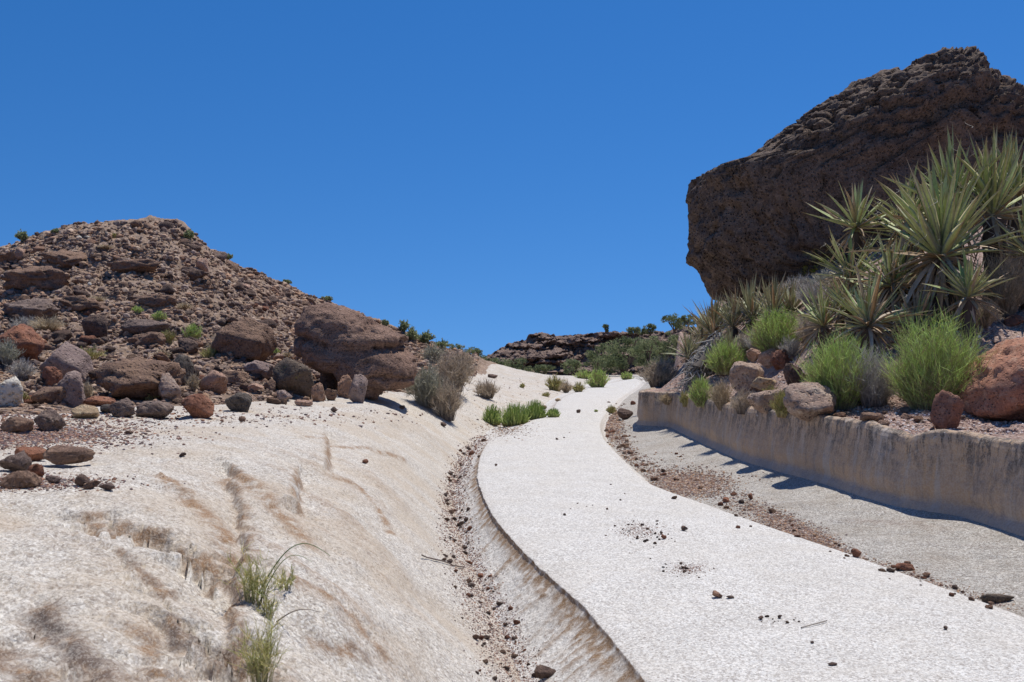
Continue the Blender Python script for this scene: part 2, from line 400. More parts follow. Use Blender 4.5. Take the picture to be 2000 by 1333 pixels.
# downslope flutes on the shoulder
sh = np.exp(-((z - .42) / .26) ** 2) * (1 - hm) * em
flu = fbm(np.stack([(y * .9 + x * .35) * 2.0, x * .7, z * 0], 1), 4)
z = z + sh * .032 * flu
flt = fbm(np.stack([(y + x * .4) * 7, x * 1.2, z * 0 + 4], 1), 3)
z = z + sh * .014 * flt
stain = np.clip(sh * sstep(-.05, .5, flu + .4 * flt) * .55 * sstep(9, 5, y), 0, 1)
dark = np.zeros_like(z)
# flaking sheets: thin exfoliation steps
lay = fbm(pos * 1.3 + 31, 3)
stepv = np.round(lay * 3) / 3
z = z + em * (1 - hm) * .006 * fbm(pos * 13, 4) * sstep(14, 5, y) + em * (1 - hm) * .018 * stepv * sstep(.1, .5, z)
q = np.abs(((lay * 3 + .5) % 1)); q = np.minimum(q, 1 - q)
stain = np.maximum(stain, (1 - sstep(0, .05, q)) * .28 * em * (1 - hm) * sstep(.2, .5, z))
# named cracks and ledges (image polylines laid onto the ground)
def onground(px, py):
    d = ray(px, py); t = np.linspace(.5, 40, 4000) ; X_ = d[0] * t; Y_ = d[1] * t; Z_ = EYE + d[2] * t
    zz = RB(X_[::1], np.maximum(Y_, .1)); k = np.argmax(Z_ < zz); return X_[k], Y_[k]
CR = [  # points, width, depth, stain width, dark
 ([(178,1000),(200,1020),(235,1018),(260,1025),(310,1030)], .016, .04, .06, .2),
 ([(352,1050),(372,1068),(400,1060),(420,1075),(427,1098)], .018, .07, .04, .2),
 ([(235,1062),(270,1088),(300,1118),(330,1135)], .012, .03, .03, .5),
 ([(330,1182),(352,1210),(400,1228),(450,1240)], .014, .05, .03, .9),
 ([(400,1245),(430,1262),(455,1250)], .015, .05, .03, .6),
 ([(455,905),(462,950),(480,1000),(485,1060),(470,1100),(462,1150),(456,1200),(470,1250),(480,1320)], .022, .055, .05, .15),
 ([(637,905),(645,870),(635,845)], .03, .07, .05, .0),
 ([(578,972),(580,945),(585,915)], .03, .08, .05, .0),
 ([(450,915),(520,965),(560,1000),(590,1040)], .05, .015, .12, .0),
 ([(330,930),(400,985),(450,1040),(470,1090)], .05, .012, .10, .0),
 ([(600,850),(680,870),(750,885),(790,900)], .04, .015, .05, .0),
 ([(80,1165),(110,1215),(150,1250),(180,1290),(200,1333)], .03, .02, .07, .9),
 ([(0,1235),(40,1290),(70,1330)], .03, .012, .08, .6),
 ([(615,1245),(660,1255),(710,1270)], .02, .01, .03, .4),
 ([(270,1200),(330,1290),(345,1330)], .02, .018, .05, .2),
 ([(650,925),(700,950),(745,1000),(760,1040)], .03, .012, .05, .0),
 ([(560,1130),(620,1150),(680,1200),(760,1290)], .03, .015, .05, .0),
]
for pts, cw, dep, sw, dk in CR:
    g = np.array([onground(*p) for p in pts])
    # densify with jitter
    seg = np.concatenate([np.linspace(g[i], g[i + 1], 8, endpoint=False) for i in range(len(g) - 1)] + [g[-1:]])
    seg = seg + rs0.normal(scale=.012, size=seg.shape)
    lo, hi = seg.min(0) - .4, seg.max(0) + .4
    m = np.where((x > lo[0]) & (x < hi[0]) & (y > lo[1]) & (y < hi[1]))[0]
    if not len(m): continue
    qx = np.stack([x[m], y[m]], 1); best = np.full(len(m), 9.); side = np.zeros(len(m))
    for a, b in zip(seg[:-1], seg[1:]):
        ab = b - a; t = np.clip(((qx - a) @ ab) / (ab @ ab + 1e-12), 0, 1); dd = qx - (a + t[:, None] * ab)
        d = np.linalg.norm(dd, axis=1); s_ = ab[0] * dd[:, 1] - ab[1] * dd[:, 0]
        u_ = d < best; best[u_] = d[u_]; side[u_] = np.sign(s_[u_])
    jit = 1 + .3 * fbm(np.stack([qx[:, 0] * 6, qx[:, 1] * 6, qx[:, 0] * 0], 1), 3)
    best = best * jit
    z[m] -= dep * .15 * np.exp(-(best / .02) ** 2)
    z[m] -= dep * .95 * sstep(-.006, .026, -best * side) * np.exp(-(best / (cw * 7)) ** 1.5)
    stain[m] = np.maximum(stain[m], .95 * np.exp(-(best / (sw * .5)) ** 2))
    dark[m] = np.maximum(dark[m], dk * np.exp(-(best / (cw * 1.3)) ** 2))
# hill rubble
c1, e1, r1 = cellstones(x * 1.1 + .6 * perlin(pos * .8), y * .9 + .6 * perlin(pos * .8 + 9), 3)
c2, e2, r2 = cellstones(x * 2.6 + 9 + .4 * perlin(pos * 2), y * 2.0, 11)
c3, e3, r3 = cellstones(x * 5.5 + 3, y * 4.2, 23)
rub = .30 * (c1 - .5) * sstep(0, .25, e1) + .17 * (c2 - .5) * sstep(0, .2, e2) + .07 * (c3 - .5) + .15 * fbm(pos * .5, 4)
far = np.clip(y / 18, .35, 1.0) * (1 - .45 * sstep(27, 30, y))
z = z + hm * rub * far * (.35 + .65 * sstep(0, 3, y - foot))
dark = np.maximum(dark, 0)
Vl = np.stack([x, y, z], 1); Fl = grid_faces(NR, NCL)
yc = y[Fl].mean(1); fc = foot[Fl].mean(1); onhill = yc > fc
at = {'stain': stain, 'dark': dark}
v_, f_, a_ = submesh(Vl, Fl, ~onhill, at)
ground = tag(obj('ground', mesh_np('ground', v_, f_, M_BENCH, True, a_)), kind='structure')
v_, f_, a_ = submesh(Vl, Fl, onhill, at)
hill = tag(obj('hill', mesh_np('hill', v_, f_, M_HILL, False, a_)), kind='structure')
zg = z.reshape(NR, NCL)[:, -1]

# path: gully line -> side -> top -> right gully line
def loft(cols):          # cols: list of (x array, z array) ; returns verts
    n = len(cols); V = np.zeros((NR, n, 3))
    for j, (a, b) in enumerate(cols): V[:, j, 0] = a; V[:, j, 1] = YR; V[:, j, 2] = b
    return V
cols = []; stn = []
ns = 46
jag = .012 * fbm(np.stack([YR * 5, YR * 0, YR * 0], 1), 4) + .004 * fbm(np.stack([YR * 30, YR * 0, YR * 0], 1), 2)
ELj = EL + jag * sstep(16, 6, YR)
und = np.clip(pl(YR, [(.7,.03),(4,.03),(9,.035),(13,.02),(20,.0),(75,0)]), 0, 1)     # undercut lip
for j in range(ns + 1):
    t = j / ns
    xx = GX + (ELj - GX) * (1 - (1 - t) ** 1.06) 
    prof = (.74 * (t / .86) ** 1.25 if t < .86 else .74 + .26 * sstep(.80, 1, t) - .26 * sstep(.80, 1, .86) * (1 - t) / .14)
    zz = zg + (PZ - zg) * prof
    fl = fbm(np.stack([YR * 13 - t * 2.5, np.full(NR, t * .8), YR * 0], 1), 4)
    zz = zz + .022 * fl * math.sin(math.pi * min(t, 1)) * sstep(20, 8, YR)
    xx = xx + und * math.exp(-((t - .93) / .05) ** 2) * .5
    cols.append((xx, zz)); stn.append((sstep(.62, .9, np.full(NR, t) + .12 * fl) * (1 - sstep(.985, 1., np.full(NR, t))) * 1.0 + .75 * sstep(.05, .5, fl) * math.sin(math.pi * t)) * (1 - .55 * sstep(11, 22, YR)))
npx = 190
for j in range(1, npx + 1):
    t = j / npx; xx = ELj + (ER - ELj) * t
    crown = .035 * (1 - (2 * t - 1) ** 4)
    p3 = np.stack([xx, YR, xx * 0], 1)
    zz = PZ + crown + .012 * fbm(p3 * .8, 3) * min(1, 8 * t, 8 * (1 - t)) + .003 * fbm(p3 * 6, 3) * min(1, 20 * t)
    cols.append((xx, zz)); stn.append(np.full(NR, .25 * math.exp(-t * npx / 2.5)))
zr = cols[-1][1]
nrg = 12
for j in range(1, nrg + 1):
    t = j / nrg; cols.append((ER + (RGX - ER) * t, zr + (RGZ - zr) * (1 - (1 - t) ** 2))); stn.append(np.full(NR, .1 * t + .25 * math.sin(math.pi * t)))
Vp = loft(cols); st_ = np.stack(stn, 1).ravel()
path = tag(obj('path', mesh_np('path', Vp.reshape(-1, 3), grid_faces(NR, len(cols)), M_PATH, True, {'stain': st_, 'dark': st_ * 0})), kind='structure')
# right gully and apron
cols = []; na = 90
ap = []
for j in range(na + 1):
    t = j / na; xx = RGX + (WB - RGX) * t
    p3 = np.stack([xx, YR, xx * 0 + 2], 1)
    e = math.sin(math.pi * t) ** .5 if t < 1 else 0
    fl = fbm(np.stack([(YR + xx * .9) * 3.5, xx * .8, xx * 0], 1), 4)
    zz = RGZ + (WBZ - RGZ) * (t ** 1.5) + e * (.012 * fbm(p3 * 1.5, 3) + .012 * fl * sstep(.2, .8, np.full(NR, t)) + .004 * fbm(p3 * 12, 3))
    cols.append((xx, zz)); ap.append(.35 * sstep(.25, .7, fl) * e)
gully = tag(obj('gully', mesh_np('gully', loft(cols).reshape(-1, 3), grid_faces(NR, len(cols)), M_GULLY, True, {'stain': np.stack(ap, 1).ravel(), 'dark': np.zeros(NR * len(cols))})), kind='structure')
# rock wall
nw = 44; cols = []; hg = []
for j in range(nw + 1):
    t = j / nw
    xx = WB + (WT - WB) * t
    e = min(1, t * 8) * min(1, (1 - t) * 6)
    p3 = np.stack([xx, YR * 1.0, np.full(NR, t * .55)], 1)
    bulge = .014 * fbm(np.stack([YR * 1.6, YR * 0, np.full(NR, t * .4)], 1), 4) + .013 * fbm(np.stack([YR * 7, YR * 0, np.full(NR, t * 1.2)], 1), 4) + .008 * fbm(p3 * 20, 3)
    under = -.015 * math.exp(-((t - .93) / .05) ** 2) + .035 * math.exp(-((t - .12) / .12) ** 2)
    cols.append((xx + e * (bulge + under), WBZ + (WTZ - WBZ) * t + (.01 * fbm(p3 * 9, 2) * e))); hg.append(np.full(NR, t))
nl = 8
for j in range(1, nl + 1):      # rounded lip
    t = j / nl; lip = fbm(np.stack([YR * 9, np.full(NR, t * .8), YR * 0], 1), 3)
    cols.append((WT + .10 * t, WTZ + .02 * math.sin(math.pi * t) + .008 * lip * math.sin(math.pi * t))); hg.append(np.full(NR, 1.))
rock_wall = obj('rock_wall', mesh_np('rock_wall', loft(cols).reshape(-1, 3), grid_faces(NR, len(cols)), M_WALL, True, {'hgt': np.stack(hg, 1).ravel()}))
tag(rock_wall, 'low tan rock wall with dark vertical water stains along the right of the channel', 'rock wall')
# right terrace
L = []
for i in range(0, NR, 24):
    L.append((WT[i] + .1, YR[i], WTZ[i])); L.append((WT[i] + .45, YR[i], WTZ[i] + .03))
cz(.7,(9000,.8)); cz(2,(5000,.8)); cz(4,(2900,.75),(4500,1.2))
cy(2000,(7.4,838),(8.4,800),(9.2,715),(10.5,610),(13,505),(16,430),(20,380))
cy(1850,(7.8,822),(8.6,780),(9.6,690),(10.8,620),(12.5,555),(15,490))
cy(1700,(8.2,810),(9.2,775),(10.2,700),(11.4,650),(13.5,585),(16,525))
cy(1600,(9.4,800),(10.5,755),(12,670),(14,610),(17,545))
cy(1500,(11,780),(12.2,735),(13.5,685),(15,635),(17.5,592),(21,560))
cy(1400,(13,775),(14,742),(15.2,700),(17,650),(20,615),(24,600))
cy(1320,(16,765),(19,738),(24,710),(32,680),(45,655))
cy(1290,(24,735),(34,712),(50,690))
cz(60,(1400,2.6),(1700,4),(2500,6)); cz(75,(1350,.5),(1500,2),(2500,5)); cz(30,(1600,4.0),(2000,5.5),(2800,7)); cz(12,(2500,3.0),(3200,4)); cz(7,(2500,1.1),(3200,1.8)); cz(20,(2500,5))
RT = RBF(L)
NCR = 300; ur = np.linspace(0, 1, NCR)
X0 = WT + .10; XR_ = np.maximum(YR * .95 + 4, X0 + 5)
X = X0[:, None] + (XR_ - X0)[:, None] * (ur[None] ** 1.4); Yg = np.repeat(YR[:, None], NCR, 1)
x, y = X.ravel(), Yg.ravel(); z = RT(x, y)
dw = x - np.repeat(X0[:, None], NCR, 1).ravel(); em = sstep(0, .5, dw)
pos = np.stack([x, y, z], 1)
zw = np.repeat(cols[-1][1][:, None], NCR, 1).ravel()
c2, e2, r2 = cellstones(x * 3, y * 2.4, 11); c3, e3, r3 = cellstones(x * 8, y * 7, 5)
z = z * sstep(0, .3, dw) + zw * (1 - sstep(0, .3, dw))
z = z + em * (.06 * fbm(pos * 1.1, 4) + .08 * (c2 - .5) * sstep(0, .2, e2) * sstep(.6, 2, dw) + .03 * (c3 - .5)) + .012 * fbm(pos * 8, 3) * sstep(0, .05, dw)
terrain = tag(obj('terrain', mesh_np('terrain', np.stack([x, y, z], 1), grid_faces(NR, NCR), M_TERR, True)), kind='structure')
# far desert floor under everything, out to the horizon
gp = np.array([[-3000, -3000, -1.1], [3000, -3000, -1.1], [3000, 3000, -1.1], [-3000, 3000, -1.1]], float)
desert = tag(obj('ground', mesh_np('desert_floor', gp, np.array([[0, 1, 2, 3]]), M_DESERT)), kind='structure')
# ground behind the camera
bx = np.linspace(-12, 12, 60); by = np.linspace(-10, .75, 40); BX, BY = np.meshgrid(bx, by)
bz = np.interp(BX.ravel(), [-12, -.9, .35, .95, 3.1, 3.9, 4.0, 12], [1.0, .75, -.3, -.06, -.06, -.02, .5, 1.0]) + .03 * fbm(np.stack([BX.ravel(), BY.ravel(), BX.ravel() * 0], 1), 3) - .04
back = tag(obj('ground', mesh_np('ground_behind', np.stack([BX.ravel(), BY.ravel(), bz], 1), grid_faces(40, 60), M_BENCH, True, {'stain': bz * 0, 'dark': bz * 0})), kind='structure')

bpy.context.view_layer.update()
SURF = [ground, hill, path, gully, rock_wall, terrain]
def hit(px, py, objs=None):
    d = Vector(ray(px, py)).normalized(); best = None
    for o in (objs or SURF):
        ok, loc, nor, _ = o.ray_cast(Vector((0, 0, EYE)), d)
        if ok and (best is None or loc.y < best.y): best = loc.copy()
    return best
def drop(X_, Y_, objs=None):
    best = None
    for o in (objs or SURF):
        ok, loc, nor, _ = o.ray_cast(Vector((X_, Y_, 60)), Vector((0, 0, -1)))
        if ok and (best is None or loc.z > best.z): best = loc.copy()
    return best if best is not None else Vector((X_, Y_, -1.1))

# ------------------------------------------------------------------ rock shapes
_ico = {}
def ico(sub):
    if sub in _ico: return _ico[sub]
    import bmesh
    bm = bmesh.new(); bmesh.ops.create_icosphere(bm, subdivisions=sub, radius=1)
    bm.verts.ensure_lookup_table()
    V = np.array([v.co[:] for v in bm.verts]); Ff = np.array([[v.index for v in f.verts] for f in bm.faces]); bm.free()
    _ico[sub] = (V / np.linalg.norm(V, axis=1)[:, None], Ff); return _ico[sub]
def rock_verts(sub, seed, size, planes=10, rnd=.10, rough=.06, layers=0, rot=0):
    rs = np.random.RandomState(seed); D, Ff = ico(sub)
    N = rs.normal(size=(planes, 3)); N /= np.linalg.norm(N, axis=1)[:, None]; d = rs.uniform(.62, 1.0, planes)
    q = d[None] / np.maximum(D @ N.T, .02); q = np.c_[q, np.full(len(D), 1.25)]
    k = 1 / max(rnd, .02) * 4.0
    r = -np.log(np.exp(-k * q).sum(1)) / k; r = np.clip(r, .3, 2)
    V = D * r[:, None]
    off = rs.uniform(-50, 50, 3)
    r2 = 1 + rough * fbm(V * 1.6 + off, 2) + (rough * 1.0 * fbm(V * 3.5 + off, 4) - rough * .9 * np.abs(fbm(V * 2.2 - off, 3)) if sub > 2 else 0)
    if layers:
        zc = V[:, 2] * 3.2 + .5 * perlin(V * 1.2 + off); ph = np.abs(((zc) % 1) - .5) * 2
        r2 -= layers * (1 - sstep(0, .35, 1 - ph)) * .5 
    V = V * r2[:, None]
    lo, hi = V.min(0), V.max(0); V = (V - (lo + hi) / 2) / (hi - lo) * np.array(size)
    if rot:
        a = math.radians(rot); V = np.stack([V[:, 0] * math.cos(a) - V[:, 2] * math.sin(a), V[:, 1], V[:, 0] * math.sin(a) + V[:, 2] * math.cos(a)], 1)
    V[:, 2] -= V[:, 2].min()
    return V, Ff
def add_rock(px, pyb, wpx, hpx, mat, label, seed, name='rock', depth=.9, planes=10, rnd=.10, rough=.07, layers=0, rot=0, sub=4, sink=.18, cat='rock', group=None, Y=None, lift=0):
    if Y is None:
        p = hit(px, pyb)
        if p is None: print('NOHIT', label); return None
        p = Vector(p)
    else: p = Vector(P(px, pyb, Y))
    s = p.y / F_PX; wd, ht = wpx * s, hpx * s
    dp = depth * min(wd, ht * 1.8)
    V, Ff = rock_verts(sub, seed, (wd, dp, ht * (1 + sink)), planes, rnd, rough, layers, rot)
    me = mesh_np(name, V, Ff, RM[mat] if isinstance(mat, str) else mat, True)
    o = obj(name, me, None, (p.x, p.y + dp * .35, p.z - ht * sink + lift))
    return tag(o, label, cat, group)

def outline_rock(name, outline, Yc, D, mat, sub, seed, power=.45, shear=0., disp=None, sink=0):
    """solid boulder: silhouette (pixels) gives its width and height at distance Yc, D its half depth"""
    pts = []
    cy0 = np.mean([P(a, b, Yc)[2] for a, b in outline]); cy0 = (min(P(a, b, Yc)[2] for a, b in outline) + max(P(a, b, Yc)[2] for a, b in outline)) / 2
    for a, b in outline:      # points on the leaning plane through the boulder's widest section
        Yq = Yc - .5 * D
        for _ in range(6): Yq = Yc - .5 * D - shear * (P(a, b, Yq)[2] - cy0)
        pts.append(P(a, b, Yq))
    pts = np.array(pts); pts[:, 1] = Yc
    lo, hi = pts.min(0), pts.max(0); c = (lo + hi) / 2
    rel = pts - c; th = np.arctan2(rel[:, 2], rel[:, 0]); R = np.hypot(rel[:, 0], rel[:, 2]); o_ = np.argsort(th)
    th, R = th[o_], R[o_]; th = np.r_[th - 2 * np.pi, th, th + 2 * np.pi]; R = np.r_[R, R, R]
    Dv, Ff = ico(sub)
    t = np.arctan2(Dv[:, 2], Dv[:, 0]); cp = np.hypot(Dv[:, 0], Dv[:, 2]); sp = Dv[:, 1]
    Rv = np.interp(t, th, R)
    ip = cp ** power; V = np.stack([Rv * ip * np.cos(t), D * np.sign(sp) * np.abs(sp) ** .8, Rv * ip * np.sin(t)], 1)
    V[:, 1] += -shear * V[:, 2]
    if disp: V = disp(V)
    zb = V[:, 2].min(); me = mesh_np(name, V - np.array([0, 0, zb]), Ff, mat, True)
    return obj(name, me, None, (c[0], c[1], c[2] + zb - sink)), V, c
def nrm_disp(V, amt, c0=None):
    n = V / (np.linalg.norm(V, axis=1)[:, None] + 1e-9); return V + n * amt[:, None]

# huge dark boulder on the right
M_BIG = rock_mat('boulder_dark_varnish', (.165, .122, .10), (.105, .078, .068), (.25, .19, .155), pit=1.0, band=.5, lichen=(.22, .2, .08), lich_amt=.15, bumpd=.05, sc_=.7, rnd=False, patch=((-2.55, -1.2, 1.15), .55, (.42, .38, .03)))
out = [(1420,580),(1400,560),(1391,540),(1380,518),(1362,497),(1357,455),(1366,420),(1364,375),(1368,345),(1376,325),(1390,318),(1412,320),(1440,323),(1468,300),(1510,268),(1545,242),(1580,212),(1625,190),(1660,168),(1705,140),(1760,118),(1800,106),(1850,92),(1880,87),(1905,95),(1915,112),(1925,130),(1950,152),(1975,158),(1995,180),(2040,215),(2110,260),(2200,340),(2290,450),(2250,560),(2080,600),(1900,610),(1700,600),(1560,590),(1470,582)]
def big_disp(V):
    lf = sstep(-3.2, -1.6, V[:, 0] + .25 * V[:, 2]); a = .10 * fbm(V * .55 + 3, 3) + .05 * fbm(V * 2.0 + 8, 4)
    # knobs, stronger at the upper right and along the crest
    kn = np.abs(fbm(V * np.array([1.6, 1.6, 2.2]) + 21, 4)); m = sstep(.2, 2.2, V[:, 0] * .8 + V[:, 2] * .5)
    a += (.14 + .42 * m) * (.35 - kn) - .05 + .03 * fbm(V * 6 + 4, 3)
    # ledge bands and pits
    band = fbm(np.stack([V[:, 0] * .5 + V[:, 2] * -.22, V[:, 1] * .5, V[:, 2] * 2.6 - V[:, 0] * .9], 1) + 40, 3)
    a -= .24 * sstep(.2, .5, band) * (.15 + .85 * lf)
    pit = fbm(V * np.array([3.2, 3.2, 6.0]) + 60, 2); a -= .17 * sstep(.34, .56, pit) * (1 - .5 * m)
    pit3 = fbm(np.stack([V[:, 0] * 2.2, V[:, 1] * 2.2, V[:, 2] * 8 - V[:, 0] * 1.2], 1) + 95, 2); a -= .13 * sstep(.42, .58, pit3)
    pit2 = fbm(V * np.array([7, 7, 12.]) + 80, 2); a -= .08 * sstep(.30, .5, pit2)
    return nrm_disp(V, a)
bb, _, _ = outline_rock('boulder', out, 19.3, 1.9, M_BIG, 7, 1, .36, .10, big_disp)
tag(bb, 'huge dark brown pitted boulder overhanging above the yuccas on the right', 'boulder')
# big boulder on the left with its deep crack
M_LB = rock_mat('boulder_banded_brown', (.29, .19, .155), (.21, .135, .11), (.36, .25, .205), pit=.6, band=.6, bumpd=.05, sc_=1.2, rnd=False)
out = [(566,662),(572,630),(592,598),(612,590),(640,592),(690,612),(730,635),(765,645),(790,655),(795,668),(791,684),(804,700),(808,725),(800,750),(785,762),(768,772),(750,768),(725,786),(712,782),(690,768),(650,735),(606,718),(580,705),(566,690)]
def lb_disp(V):
    a = .045 * fbm(V * 1.3 + 3, 3) + .035 * fbm(V * 4.0 + 8, 4) - .05 * np.abs(fbm(V * np.array([2.2, 2.2, 4]) + 1, 4)) + .010 * fbm(V * 14, 3)
    zc = V[:, 2] - np.interp(V[:, 0], [-1.1, -.7, -.35, 0, .4, .8, 1.1], [.28, .20, .06, -.02, .02, .1, .12]) - .03 * fbm(V * 3, 2)
    a -= .09 * np.exp(-(zc / .022) ** 2) * sstep(.95, .6, V[:, 0]) + .02 * np.exp(-((zc + .02) / .10) ** 2)
    a += .015 * np.exp(-((zc - .14) / .07) ** 2)
    ax = V[:, 0] + .78 - .25 * V[:, 2]; a -= .11 * np.exp(-(ax / .04) ** 2) * (zc < 0)
    lay = fbm(np.stack([V[:, 0] * .8, V[:, 1] * .8, V[:, 2] * 8], 1) + 15, 3); a -= .08 * sstep(.1, .35, lay) * sstep(-.1, .7, V[:, 0])
    return nrm_disp(V, a)
lb, _, _ = outline_rock('boulder', out, 14.2, .75, M_LB, 6, 2, .5, -.32, lb_disp)
tag(lb, 'big rounded brown boulder with a long dark crack across its middle', 'boulder')

M_RED = rock_mat('boulder_red_speckled', (.42, .20, .135), (.32, .16, .115), (.48, .32, .25), pit=.7, freckle=.7, bumpd=.02, sc_=1.6, rnd=False, varnish=.15)
out = [(1906,784),(1911,748),(1926,718),(1950,695),(1975,680),(2006,664),(2050,655),(2105,680),(2135,760),(2110,815),(2040,824),(1970,821),(1925,814),(1910,802)]
rb, _, _ = outline_rock('boulder', out, 8.2, .5, M_RED, 5, 3, .5, -.1, lambda V: nrm_disp(V, .05 * fbm(V * 2.5, 3) - .06 * np.abs(fbm(V * 3.5 + 5, 3)) + .016 * fbm(V * 10, 3)), sink=.02)
tag(rb, 'large speckled red boulder cut by the right edge of the photo', 'boulder')
